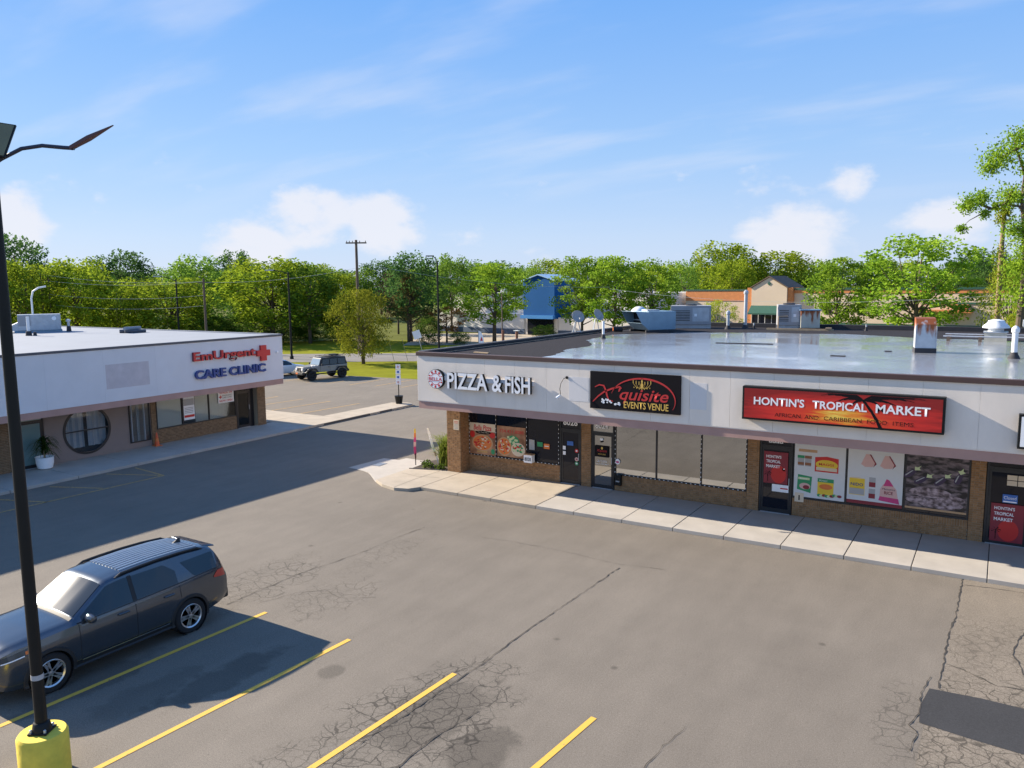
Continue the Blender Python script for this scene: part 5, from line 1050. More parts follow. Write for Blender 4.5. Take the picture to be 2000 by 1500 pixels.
def suv():
    s = empty('parked_suv', (-15.86, 8.80, 0), R(180), 'dark grey metallic suv with ribbed roof parked beside the yellow line', 'suv')
    T = dict(w=[(2.53, .60), (2.46, .80), (2.38, .88), (2.2, .95), (1.9, .98), (1.2, .99), (0, 1.0), (-1.6, .99), (-2.2, .96), (-2.45, .92), (-2.58, .86)],
             zb=[(2.53, .44), (2.46, .36), (2.2, .27), (1.8, .25), (-1.8, .27), (-2.3, .36), (-2.58, .45)],
             zs=[(2.46, .74), (2.2, .86), (1.5, .92), (0, .94), (-1.6, .97), (-2.58, .94)],
             belt=[(2.53, .80), (2.46, .88), (2.36, .98), (2.1, 1.06), (1.5, 1.10), (.95, 1.13), (0, 1.15), (-1.3, 1.19), (-2.2, 1.23), (-2.45, 1.2), (-2.58, 1.02)],
             top=[(2.53, .83), (2.46, .93), (2.38, 1.04), (2.15, 1.13), (1.6, 1.19), (1.06, 1.215), (1.02, 1.222), (.22, 1.735), (-.25, 1.79), (-.9, 1.815), (-1.6, 1.805), (-2.22, 1.755), (-2.34, 1.71), (-2.53, 1.25), (-2.58, 1.06)],
             wr=[(2.53, .48), (2.46, .66), (2.3, .78), (2.0, .85), (1.06, .87), (1.0, .86), (.22, .735), (-.5, .73), (-1.6, .72), (-2.25, .69), (-2.53, .80), (-2.58, .78)],
             re=[(2.53, .81), (2.46, .90), (2.38, 1.0), (2.1, 1.08), (1.5, 1.125), (1.06, 1.15), (1.0, 1.17), (.22, 1.665), (-.25, 1.715), (-.9, 1.74), (-1.6, 1.73), (-2.22, 1.68), (-2.34, 1.63), (-2.53, 1.225), (-2.58, 1.04)])
    B_ = CarBody(T, 2.53, -2.58)
    b = B_.mesh(110).build('body', paint, s, True); cut_arches(b, (1.5125, -1.5125), .425, .40, 1.0)
    for y in (1.5125, -1.5125):
        for sx in (-1, 1):
            MB().lathe([(.001, sx * .70), (.418, sx * .70), (.418, sx * .985)], 32, (0, y, .40), 'x', False).build('wheel_well', M['dark'], s)
            ar = MB(); n = 26; vs = []
            for k in range(n + 1):
                a = R(-14 + 208 * k / n); cy_, sy_ = math.cos(a), math.sin(a)
                for r_, dx in ((.418, -.03), (.418, .022), (.475, .018), (.495, -.012)): vs.append((sx * (min(1.0, B_.side_x(y + r_ * cy_, max(.3, .40 + r_ * sy_))) + dx), y + r_ * cy_, .40 + r_ * sy_))
            ar.add(vs, [(4 * k + j, 4 * k + j + 1, 4 * k + j + 5, 4 * k + j + 4) for k in range(n) for j in range(3)]); ar.build('arch_trim', clad, s, True)
            wheel(s, sx * .865, y, .39, .25, sx, tyre, rimm)
    # glass
    for sx in (-1, 1):
        re = lambda y: lerp_tab(T['re'], y) - .035; be = lambda y: lerp_tab(T['belt'], y) + .028
        B_.sidepatch(.84, -.22, be, lambda y: min(re(y), 1.665), side=sx).build('front_door_glass', carglass, s, True, fix=False)
        B_.sidepatch(-.31, -1.28, be, lambda y: min(re(y), 1.66 if y > -1.05 else 1.66 - (-1.05 - y) * .8), side=sx).build('rear_door_glass', carglass, s, True, fix=False)
        B_.sidepatch(-1.46, -2.30, lambda y: be(y) + max(0, (y + 1.70) * 1.5) + .0, lambda y: min(re(y) - .02, 1.60), side=sx).build('quarter_glass', carglass, s, True, fix=False)
        B_.sidepatch(.95, -2.3, lambda y: be(y) - .022, lambda y: be(y) - .004, .008, 40, sx, 1).build('belt_trim', clad, s, fix=False)
        B_.sidepatch(-.225, -.305, be, lambda y: re(y), .007, 3, sx).build('door_pillar', clad, s, True, fix=False)
        for y in (.92, -.26, -1.30):
            lo_, hi_ = (.42, 1.12) if y > -1.2 else (.90, 1.17)
            B_.sidepatch(y + .006, y - .006, lambda _: lo_, lambda _: hi_, .003, 1, sx, 12).build('door_gap', clad, s, fix=False)
        B_.sidepatch(1.05, -1.05, lambda _: .30, lambda _: .40, .010, 30, sx, 3).build('sill_cladding', clad, s, True, fix=False)
        B_.sidepatch(.92, -.98, lambda _: .405, lambda _: .428, .018, 24, sx, 2).build('chrome_strip', chrome, s, True, fix=False)
        for y in (.02, -1.02):
            h_ = MB().box(-.025, .025, -.12, .12, -.02, .02).build('door_handle', paint, s, bev=.012); h_.location = (sx * (B_.side_x(y, 1.03) + .02), y, 1.03)
        mi = MB().lathe([(.001, -.14), (.07, -.12), (.095, -.02), (.09, .08), (.05, .13), (.001, .14)], 16, axis='x').build('mirror', paint, s, True); mi.location = (sx * 1.06, .74, 1.20); mi.scale = (.95, .9, 1)
        MB().tube([(sx * .93, .76, 1.13), (sx * 1.02, .75, 1.17)], .03, 8).build('mirror_stalk', clad, s)
        rp = [(sx * (lerp_tab(T['wr'], y) - .035), y, lerp_tab(T['re'], y) + (.0 if y in (.0, -2.1) else .055)) for y in (.0, -.14, -.5, -1.0, -1.5, -1.97, -2.1)]
        MB().tube(rp, .026, 8).build('roof_rail', clad, s, True)
        B_.sidepatch(-2.18, -2.52, lambda y: 1.0 + (y + 2.52) * .15, lambda y: 1.185 - max(0, (y + 2.30)) * .8, .010, 8, sx, 4).build('tail_light', mat('tail_light_red', (.50, .012, .015), .15, coat=1), s, True, fix=False)
        B_.sidepatch(2.34, 1.86, lambda y: .86 + (2.34 - y) * .10, lambda y: .965 + (2.34 - y) * .13, .010, 10, sx, 4).build('headlight', mat('headlight', (.05, .06, .07), .06), s, True, fix=False)
        B_.sidepatch(2.33, 1.95, lambda y: .865 + (2.34 - y) * .10, lambda y: .885 + (2.34 - y) * .10, .016, 8, sx, 1).build('running_light', M['white'], s, fix=False)
        B_.sidepatch(1.93, 1.80, lambda y: .93, lambda y: .99, .014, 4, sx, 2).build('amber_marker', M['orange'], s, fix=False)
    B_.toppatch(.94, .29, .78, .67, .008, 14, 14).build('windscreen', glassmat('windscreen_glass', (.015, .022, .03), .085, spec=.7), s, True, fix=False)
    B_.toppatch(1.03, .96, .80, .79, .006, 3, 12).build('cowl', clad, s, True, fix=False)
    B_.toppatch(-2.36, -2.50, .58, .68, .008, 8, 10).build('rear_glass', carglass, s, True, fix=False)
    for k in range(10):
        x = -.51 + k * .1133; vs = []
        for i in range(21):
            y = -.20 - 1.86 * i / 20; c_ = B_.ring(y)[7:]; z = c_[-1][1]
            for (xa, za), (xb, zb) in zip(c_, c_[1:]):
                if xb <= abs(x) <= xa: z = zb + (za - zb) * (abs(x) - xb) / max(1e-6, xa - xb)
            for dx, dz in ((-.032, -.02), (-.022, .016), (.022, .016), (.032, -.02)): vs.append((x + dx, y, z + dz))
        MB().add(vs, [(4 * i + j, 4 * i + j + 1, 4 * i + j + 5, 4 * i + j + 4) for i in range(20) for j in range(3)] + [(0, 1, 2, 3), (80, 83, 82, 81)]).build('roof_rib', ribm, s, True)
    MB().add([(-.60, -2.20, 1.70), (.60, -2.20, 1.70), (.64, -2.46, 1.655), (-.64, -2.46, 1.655), (-.58, -2.20, 1.748), (.58, -2.20, 1.748), (.62, -2.46, 1.69), (-.62, -2.46, 1.69)], [(0, 3, 2, 1), (4, 5, 6, 7), (0, 1, 5, 4), (1, 2, 6, 5), (2, 3, 7, 6), (3, 0, 4, 7)]).build('spoiler', paint, s, True, bev=.012)
    MB().add([(-.035, -1.78, 1.77), (.035, -1.78, 1.77), (.035, -2.02, 1.745), (-.035, -2.02, 1.745), (0, -1.97, 1.87), (0, -2.02, 1.87)], [(0, 1, 4), (1, 2, 5, 4), (2, 3, 5), (3, 0, 4, 5)]).build('antenna_fin', clad, s)
    MB().box(-.84, .84, -2.63, -2.40, .42, .66).build('rear_bumper', clad, s, bev=.04); MB().box(-.60, .60, 2.40, 2.54, .58, .82).build('grille', clad, s, bev=.02)
    for z_ in (.66, .76): MB().box(-.58, .58, 2.537, 2.553, z_, z_ + .03).build('grille_bar', chrome, s)
    for sx in (-1, 1): MB().box(min(sx * .60, sx * .86), max(sx * .60, sx * .86), 2.28, 2.40, .46, .58).build('fog_trim', chrome, s, bev=.01)
    MB().box(-.78, .78, 2.20, 2.44, .28, .42).build('front_skid', clad, s, bev=.03)
suv()
def offroader():
    s = empty('offroad_suv', (-47.9, 46.75, 0), R(168), 'boxy grey off road vehicle with black fenders and roof rack', 'off road car')
    g_ = mat('matte_grey_paint', (.30, .29, .26), .4, .1, var=.05, coat=.4)
    MB().add([(-.78, 1.35, .62), (.78, 1.35, .62), (.78, -2.05, .62), (-.78, -2.05, .62), (-.78, 1.35, 1.12), (.78, 1.35, 1.12), (.78, -2.05, 1.15), (-.78, -2.05, 1.15)], [(0, 3, 2, 1), (4, 5, 6, 7), (0, 1, 5, 4), (1, 2, 6, 5), (2, 3, 7, 6), (3, 0, 4, 7)]).build('body', g_, s, bev=.04)
    MB().add([(-.60, 2.05, .66), (.60, 2.05, .66), (.72, .62, .66), (-.72, .62, .66), (-.56, 2.02, 1.10), (.56, 2.02, 1.10), (.70, .62, 1.19), (-.70, .62, 1.19)], [(0, 3, 2, 1), (4, 5, 6, 7), (0, 1, 5, 4), (1, 2, 6, 5), (2, 3, 7, 6), (3, 0, 4, 7)]).build('hood', g_, s, bev=.03)
    MB().add([(-.74, .62, 1.14), (.74, .62, 1.14), (.76, -2.0, 1.16), (-.76, -2.0, 1.16), (-.64, .38, 1.74), (.64, .38, 1.74), (.68, -1.94, 1.76), (-.68, -1.94, 1.76)], [(0, 3, 2, 1), (4, 5, 6, 7), (0, 1, 5, 4), (1, 2, 6, 5), (2, 3, 7, 6), (3, 0, 4, 7)]).build('hard_top', mat('black_top', (.02, .02, .022), .5), s, bev=.03)
    MB().add([(-.66, .615, 1.20), (.66, .615, 1.20), (.58, .41, 1.68), (-.58, .41, 1.68)], [(0, 1, 2, 3)]).build('windscreen', glassmat('pale_glass', (.25, .32, .38), .05), s).location = (0, .012, .0)
    for sx in (-1, 1):
        for a, b in ((.42, -.30), (-.38, -1.05), (-1.15, -1.85)):
            MB().add([(sx * .752, a, 1.20), (sx * .756, b, 1.20), (sx * .70, b, 1.64), (sx * .695, a - (.14 if a > 0 else 0), 1.64)], [(0, 1, 2, 3)]).build('side_glass', carglass, s).location = (sx * .006, 0, 0)
        for y in (.58, -.34, -1.10): MB().box(min(sx * .775, sx * .788), max(sx * .775, sx * .788), y - .008, y + .008, .66, 1.12).build('door_gap', clad, s)
        for y in (-.18, -.95): MB().box(min(sx * .78, sx * .81), max(sx * .78, sx * .81), y - .09, y + .03, .98, 1.02).build('door_handle', clad, s)
        for y, n in ((1.42, 'front'), (-1.48, 'rear')):
            MB().add([(sx * .60, y + .62, .70), (sx * .94, y + .62, .70), (sx * .94, y + .36, .98), (sx * .60, y + .36, .98), (sx * .94, y - .36, .98), (sx * .60, y - .36, .98), (sx * .94, y - .60, .66), (sx * .60, y - .60, .66), (sx * .94, y + .55, .64), (sx * .94, y + .33, .90), (sx * .94, y - .33, .90), (sx * .94, y - .52, .62)], [(0, 1, 2, 3), (3, 2, 4, 5), (5, 4, 6, 7), (1, 8, 9, 2), (2, 9, 10, 4), (4, 10, 11, 6)]).build('fender_flare', clad, s)
            wheel(s, sx * .80, y, .42, .28, sx, tyre, clad)
        MB().lathe([(.001, .03), (.10, .02), (.11, -.04)], 18, (sx * .42, 2.05, .92), 'y').build('headlight', M['white'], s).rotation_euler = (0, 0, 0)
        m_ = MB().box(-.05, .05, -.04, .04, -.09, .09).build('mirror', clad, s, bev=.01); m_.location = (sx * .95, .52, 1.22)
        MB().box(min(sx * .74, sx * .86), max(sx * .74, sx * .86), -1.0, 1.0, .46, .54).build('side_step', clad, s)
    for k in range(7): MB().box(-.27 + k * .08, -.23 + k * .08, 2.045, 2.06, .76, 1.02).build('grille_slot', clad, s)
    MB().box(-.85, .85, 2.05, 2.30, .50, .70).build('bumper', clad, s, bev=.03); MB().tube([(-.5, 2.22, .7), (-.4, 2.2, .88), (.4, 2.2, .88), (.5, 2.22, .7)], .03, 8).build('bull_bar', clad, s)
    MB().box(-.15, .15, 2.30, 2.315, .56, .68).build('plate', M['orange'], s); MB().box(-.75, .75, -2.25, -2.05, .5, .68).build('rear_bumper', clad, s, bev=.03)
    MB().lathe([(.001, .13), (.36, .12), (.4, 0), (.36, -.12), (.001, -.13)], 28, (0, -2.2, 1.05), 'y').build('spare_wheel', tyre, s, True)
    for x in (-.55, .55): MB().tube([(x, .2, 1.78), (x, .2, 1.86), (x, -1.8, 1.88), (x, -1.8, 1.78)], .022, 6).build('rack_rail', clad, s)
    for y in (.1, -.4, -.9, -1.4, -1.75): MB().tube([(-.55, y, 1.87), (.55, y, 1.88)], .018, 6).build('rack_bar', clad, s)
    MB().box(-.4, .3, -1.5, -.5, 1.89, 1.98).build('rack_load', clad, s, bev=.03)
offroader()
def sedan():
    s = empty('white_car', (-52.6, 46.6, 0), R(-10), 'white car with its rear end showing past the clinic corner', 'car')
    wp = mat('white_car_paint', (.72, .74, .76), .3, 0, var=.03, coat=.8)
    T = dict(w=[(2.3, .62), (2.1, .82), (1.5, .88), (-1.6, .88), (-2.1, .82), (-2.3, .66)], zb=[(2.3, .34), (1.9, .22), (-1.9, .22), (-2.3, .36)], zs=[(2.3, .55), (1.5, .66), (-1.6, .72), (-2.3, .68)], belt=[(2.3, .62), (1.6, .80), (.9, .90), (-1.4, .96), (-2.1, .96), (-2.3, .84)],
             top=[(2.3, .66), (2.0, .80), (1.0, .96), (.2, 1.38), (-.3, 1.45), (-.9, 1.43), (-1.75, 1.04), (-2.15, 1.0), (-2.3, .88)], wr=[(2.3, .5), (1.9, .70), (1.0, .72), (.2, .58), (-.9, .56), (-1.75, .70), (-2.3, .6)], re=[(2.3, .64), (2.0, .77), (1.0, .92), (.2, 1.32), (-.3, 1.38), (-.9, 1.36), (-1.75, 1.0), (-2.3, .86)])
    B_ = CarBody(T, 2.3, -2.3); b = B_.mesh(80).build('body', wp, s, True); cut_arches(b, (1.38, -1.38), .36, .32, .88)
    for y in (1.38, -1.38):
        for sx in (-1, 1): MB().lathe([(.001, sx * .6), (.355, sx * .6), (.355, sx * .87)], 28, (0, y, .32), 'x', False).build('wheel_well', M['dark'], s); wheel(s, sx * .77, y, .32, .21, sx, tyre, rimm)
    for sx in (-1, 1):
        B_.sidepatch(.62, -.32, lambda y: lerp_tab(T['belt'], y) + .02, lambda y: lerp_tab(T['re'], y) - .03, side=sx).build('front_door_glass', carglass, s, True, fix=False); B_.sidepatch(-.38, -1.35, lambda y: lerp_tab(T['belt'], y) + .02, lambda y: lerp_tab(T['re'], y) - .03, side=sx).build('rear_door_glass', carglass, s, True, fix=False)
        B_.sidepatch(-2.0, -2.25, lambda y: .74, lambda y: .90, .008, 6, sx, 3).build('tail_light', M['red'], s, fix=False); B_.sidepatch(2.2, 1.8, lambda y: .60, lambda y: .72, .008, 6, sx, 3).build('headlight', M['grey'], s, fix=False)
        for y in (.75, -.35, -1.2): B_.sidepatch(y + .005, y - .005, lambda _: .3, lambda _: .88, .003, 1, sx, 8).build('door_gap', clad, s, fix=False)
    B_.toppatch(.92, .26, .66, .52).build('windscreen', carglass, s, True, fix=False); B_.toppatch(-1.0, -1.68, .50, .62).build('rear_glass', carglass, s, True, fix=False)
sedan()
# ================================================================== BACKGROUND BUILDINGS
def bgbox(s, name, s0, s1, d0, d1, z0, z1, m, bev=0):   # in the local frame of a building turned by BGR: x along the picture, y away
    return MB().box(s0, s1, d0, d1, z0, z1).build(name, m, s, bev=bev)
white_w = mat('white_block_wall', (.66, .63, .60), .9, var=.05, scale=.6); navy = mat('navy_base', (.06, .09, .15), .8); bluem, nt, N, L, B = nodes_of('blue_ribbed_metal')
tcn = N.new('ShaderNodeTexCoord'); wv = N.new('ShaderNodeTexWave'); wv.inputs['Scale'].default_value = 1.6; wv.bands_direction = 'X'; L.new(tcn.outputs['Object'], wv.inputs['Vector']); bmp = N.new('ShaderNodeBump'); bmp.inputs['Distance'].default_value = .1; bmp.inputs['Strength'].default_value = .9; L.new(wv.outputs['Fac'], bmp.inputs['Height']); L.new(bmp.outputs[0], B.inputs['Normal']); B.inputs['Base Color'].default_value = (.006, .085, .26, 1); B.inputs['Roughness'].default_value = .8; B.inputs['Specular IOR Level'].default_value = .15
b1 = empty('white_store', (-59.06, 102.25, 0), R(-8), 'low white commercial building with navy base and blue gabled entrance', 'building')
bgbox(b1, 'wall', -23.3, 16.5, 4, 30, 0, 6.2, white_w); bgbox(b1, 'parapet_trim', -23.4, 16.6, 3.85, 3.998, 6.1, 6.35, mat('grey_trim', (.30, .31, .34), .7)); bgbox(b1, 'base_stripe', -23.35, 16.5, 3.93, 3.995, 0, .9, navy)
bgbox(b1, 'front_wing', -22, -3.2, .6, 3.92, 0, 3.1, white_w); bgbox(b1, 'wing_base', -22.02, -3.2, .55, .598, 0, .8, navy); bgbox(b1, 'front_wing', 3.2, 16, .6, 3.92, 0, 2.7, white_w); bgbox(b1, 'wing_base', 3.2, 16.02, .55, .598, 0, .8, navy)
for k in range(7): bgbox(b1, 'roof_cap', -20 + k * 5.6, -19.2 + k * 5.6, 8, 8.8, 6.2, 6.9, M['galv'])
MB().xprism([(-2.95, 2.5), (2.97, 2.5), (2.97, 8.1), (0, 8.9), (-2.95, 8.1)], 0, 6).build('gable', bluem, b1); MB().xprism([(-3.15, 8.06), (0, 8.96), (3.15, 8.06), (3.15, 8.2), (0, 9.1), (-3.15, 8.2)], -.25, 6).build('gable_trim', mat('pale_blue_trim', (.30, .48, .68), .6), b1)
bgbox(b1, 'canopy', -3.1, 3.1, -.6, -.02, 2.5, 3.0, mat('blue_canopy', (.03, .20, .50), .5)); bgbox(b1, 'entrance', -2.4, 2.4, .3, .6, 0, 2.48, M['dglass']); bgbox(b1, 'wall', -3.1, 3.1, .62, 3.9, 0, 2.48, white_w)
tanw = mat('tan_block_wall', (.66, .53, .39), .9, var=.05, scale=.5); orb = mat('orange_brick', (.60, .23, .08), .9, var=.12, scale=2); grn = mat('dark_green_trim', (.02, .09, .06), .6)
b2 = empty('tan_store', (-27.42, 110.2, 0), R(-8), 'tan shopping centre with peaked gable, orange brick and green trim', 'building')
bgbox(b2, 'wall', -12.9, -3.2, 1, 20, 0, 6.45, tanw); bgbox(b2, 'brick_band', -12.9, -3.2, .93, .995, 5.0, 6.35, orb); bgbox(b2, 'coping', -13, -3.2, .85, 1.2, 6.45, 6.62, grn)
for a in (-3.18, 2.5): bgbox(b2, 'brick_pier', a, a + .68, .4, 3, 0, 6.85, orb)
MB().xprism([(-2.48, 0), (2.48, 0), (2.48, 6.8), (0, 8.25), (-2.48, 6.8)], .2, 6).build('gable', tanw, b2); MB().xprism([(-2.65, 6.78), (0, 8.32), (2.65, 6.78), (2.65, 6.92), (0, 8.46), (-2.65, 6.92)], .05, 6).build('gable_trim', M['wood'], b2)
MB().xprism([(-.27, 7.4), (0, 7.13), (.27, 7.4), (0, 7.67)], .14, .19).build('diamond', grn, b2)
MB().add([(-2.5, -.9, 3.4), (2.5, -.9, 3.4), (2.5, .18, 4.4), (-2.5, .18, 4.4), (-2.5, -.9, 3.2), (2.5, -.9, 3.2)], [(0, 1, 2, 3), (0, 4, 5, 1)]).build('awning', grn, b2)
for k in range(5): bgbox(b2, 'entrance_pane', -2.3 + k * .95, -1.42 + k * .95, .10, .16, .2, 3.3, M['dglass']); bgbox(b2, 'entrance_post', -1.41 + k * .95, -1.36 + k * .95, .08, .18, 0, 3.3, M['white'])
bgbox(b2, 'wall', 3.2, 34, 1, 20, 0, 6.55, tanw); bgbox(b2, 'brick_band', 3.2, 34, .94, .995, 6.1, 6.45, orb); bgbox(b2, 'coping', 3.2, 34, .85, 1.2, 6.55, 6.78, grn); bgbox(b2, 'green_stripe', 19, 34, .92, .993, 4.75, 5.0, grn); bgbox(b2, 'green_base', 3.2, 34, .9, .99, 1.7, 2.25, grn)
bgbox(b2, 'canopy', 18.4, 24.5, -.3, .9, 3.8, 4.1, orb); bgbox(b2, 'wall_unit', 22.3, 24, .3, .92, 4.25, 4.75, orb)
for a in (7.2, 11.4): bgbox(b2, 'window', a, a + .9, .95, .992, 3.3, 4.4, M['dglass'])
# ================================================================== TREES
def proto(kind, seed):
    rnd = random.Random(seed); H0, R0 = 11.0, 4.5
    P_ = dict(b=(.20, 1.0, 46, 118, 1.5, .30, 1.0), d=(.25, 1.0, 40, 110, 1.45, .30, 1.), m=(.22, 1., 40, 105, 1.5, .30, 1.), h=(.22, 1., 50, 98, 1.4, .27, .6), w=(.12, 1., 48, 112, 1.2, .26, .95), n=(.22, 1., 40, 75, 1.1, .26, .6), y=(.1, 1., 42, 95, 1.2, .26, .8), r=(.25, 1., 30, 75, 1.2, .28, .7), p=(.25, 1., 36, 100, 1.4, .3, 1.), s=(.02, 1., 34, 100, 1.7, .36, 1.))[kind]
    z0, z1, nc, nl, cr_, ls, flatten = P_
    zc = H0 * (z0 + z1) / 2; hz = H0 * (z1 - z0) / 2
    cl = []
    lump = [(rnd.uniform(0, 6.28), rnd.uniform(-.6, .9), rnd.uniform(.75, 1.12)) for _ in range(7)]
    for k in range(nc):
        a = k * 2.399 + rnd.uniform(-.4, .4); u = -0.92 + 1.86 * (k + .5) / nc
        sh = math.sqrt(max(.04, 1 - u * u)); 
        if kind in 'bdmhp': sh = sh ** .8
        if kind == 'n': sh = max(.12, (1 - u) * .55)
        d = rnd.uniform(.62, .92) if rnd.random() < .78 else rnd.uniform(.15, .55)
        for la, lu, lr in lump:
            if abs((a - la + 3.14) % 6.28 - 3.14) < .5 and abs(u - lu) < .4: d *= lr
        cl.append(Vector((R0 * sh * d * math.cos(a), R0 * sh * d * math.sin(a), zc + hz * u * rnd.uniform(.86, .97))))
    lv = MB()
    for c in cl:
        rr = cr_ * rnd.uniform(.65, 1.15)
        for j in range(int(nl * 1.45)):
            v = Vector((rnd.gauss(0, 1), rnd.gauss(0, 1), rnd.gauss(0, 1))).normalized() * rr * rnd.random() ** .45
            v.z *= flatten * .8
            if kind in 'wy' and rnd.random() < .5: v.z -= rnd.uniform(0, 1.1)
            p = c + v
            if p.z < H0 * z0 * .7: p.z = H0 * z0 * .7 + rnd.uniform(0, .6)
            d1 = Vector((rnd.gauss(0, 1), rnd.gauss(0, 1), rnd.gauss(0, .6) - (1.2 if kind in 'wy' else 0))).normalized(); d2 = d1.cross(Vector((rnd.gauss(0, 1), rnd.gauss(0, 1), rnd.gauss(0, 1)))).normalized()
            l_ = ls * .8 * rnd.uniform(.6, 1.25); d1 = d1 * l_ * (.75 if kind not in 'wy' else .95); d2 = d2 * l_ * (.5 if kind not in 'wy' else .3)
            lv.add([p - d1, p + d2 * .9 - d1 * .1, p + d1, p - d2], [(0, 1, 2, 3)])
    tk = MB(); tr_ = .24 if kind not in 's' else .1; ht = H0 * (z0 + .22)
    base = [Vector((0, 0, -.1)), Vector((rnd.uniform(-.1, .1), rnd.uniform(-.1, .1), ht * .5)), Vector((rnd.uniform(-.2, .2), rnd.uniform(-.2, .2), ht)), Vector((rnd.uniform(-.3, .3), rnd.uniform(-.3, .3), H0 * .8))]
    tk.tube(base, [tr_, tr_ * .8, tr_ * .62, .05], 8)
    for c in cl[::2]:
        zz = max(H0 * z0 * .7, min(c.z - 1.2, ht * rnd.uniform(.55, 1.3))); t = min(1, zz / (H0 * .8)); st = Vector((base[2].x * t, base[2].y * t, zz)); mid = st.lerp(c, .5) + Vector((rnd.uniform(-.3, .3), rnd.uniform(-.3, .3), rnd.uniform(-.4, .2)))
        tk.tube([st, mid, c], [.085, .055, .018], 5, False)
    lm = bpy.data.meshes.new('crown_' + kind); lm.from_pydata(lv.v, [], lv.f); tm = bpy.data.meshes.new('trunk_' + kind); tm.from_pydata(tk.v, [], tk.f)
    for p in tm.polygons: p.use_smooth = True
    return lm, tm
LM = dict(b=leafmat('leaf_bright', (0.196, 0.296, 0.024), (0.353, 0.426, 0.034)), d=leafmat('leaf_dark', (0.054, 0.125, 0.039), (0.112, 0.202, 0.047)), m=leafmat('leaf_mid', (0.121, 0.225, 0.032), (0.214, 0.332, 0.045)), h=leafmat('leaf_locust', (0.151, 0.278, 0.026), (0.287, 0.414, 0.039)), w=leafmat('leaf_olive', (0.149, 0.172, 0.016), (0.265, 0.270, 0.029)), n=leafmat('leaf_brown', (0.103, 0.098, 0.034), (0.184, 0.149, 0.052)), y=leafmat('leaf_yellow', (0.253, 0.310, 0.025), (0.391, 0.425, 0.046)), r=leafmat('leaf_copper', (0.138, 0.069, 0.028), (0.241, 0.132, 0.040)), p=leafmat('leaf_purple', (0.046, 0.030, 0.028), (0.086, 0.057, 0.040)), s=leafmat('leaf_shrub', (0.077, 0.153, 0.026), (0.166, 0.261, 0.037)))
PROTO = {k: [proto(k, 11 + i * 7 + ord(k)) for i in range(3 if k in 'bdmhs' else 1)] for k in 'bdmhwnyrps'}
KN = dict(b='bright green leafy tree', d='dark green tree', m='mid green tree', h='open layered green tree', w='olive drooping tree', n='brownish thin pine', y='yellow green feathery tree', r='copper leaved small tree', p='purple leaved tree', s='dense shrub')
cnt = 0
def tree(x, y, h, r, k, label, group='trees beyond the road', name='tree', cat='tree'):
    global cnt; cnt += 1
    lm, tm = PROTO[k][cnt % len(PROTO[k])]
    o = empty(name, (x, y, -.03), random.uniform(0, 6.28), label, cat, group); o.scale = (r / 4.5, r / 4.5, h / 11.0)
    link('trunk', tm, M['bark'], o); link('crown', lm, LM[k], o)
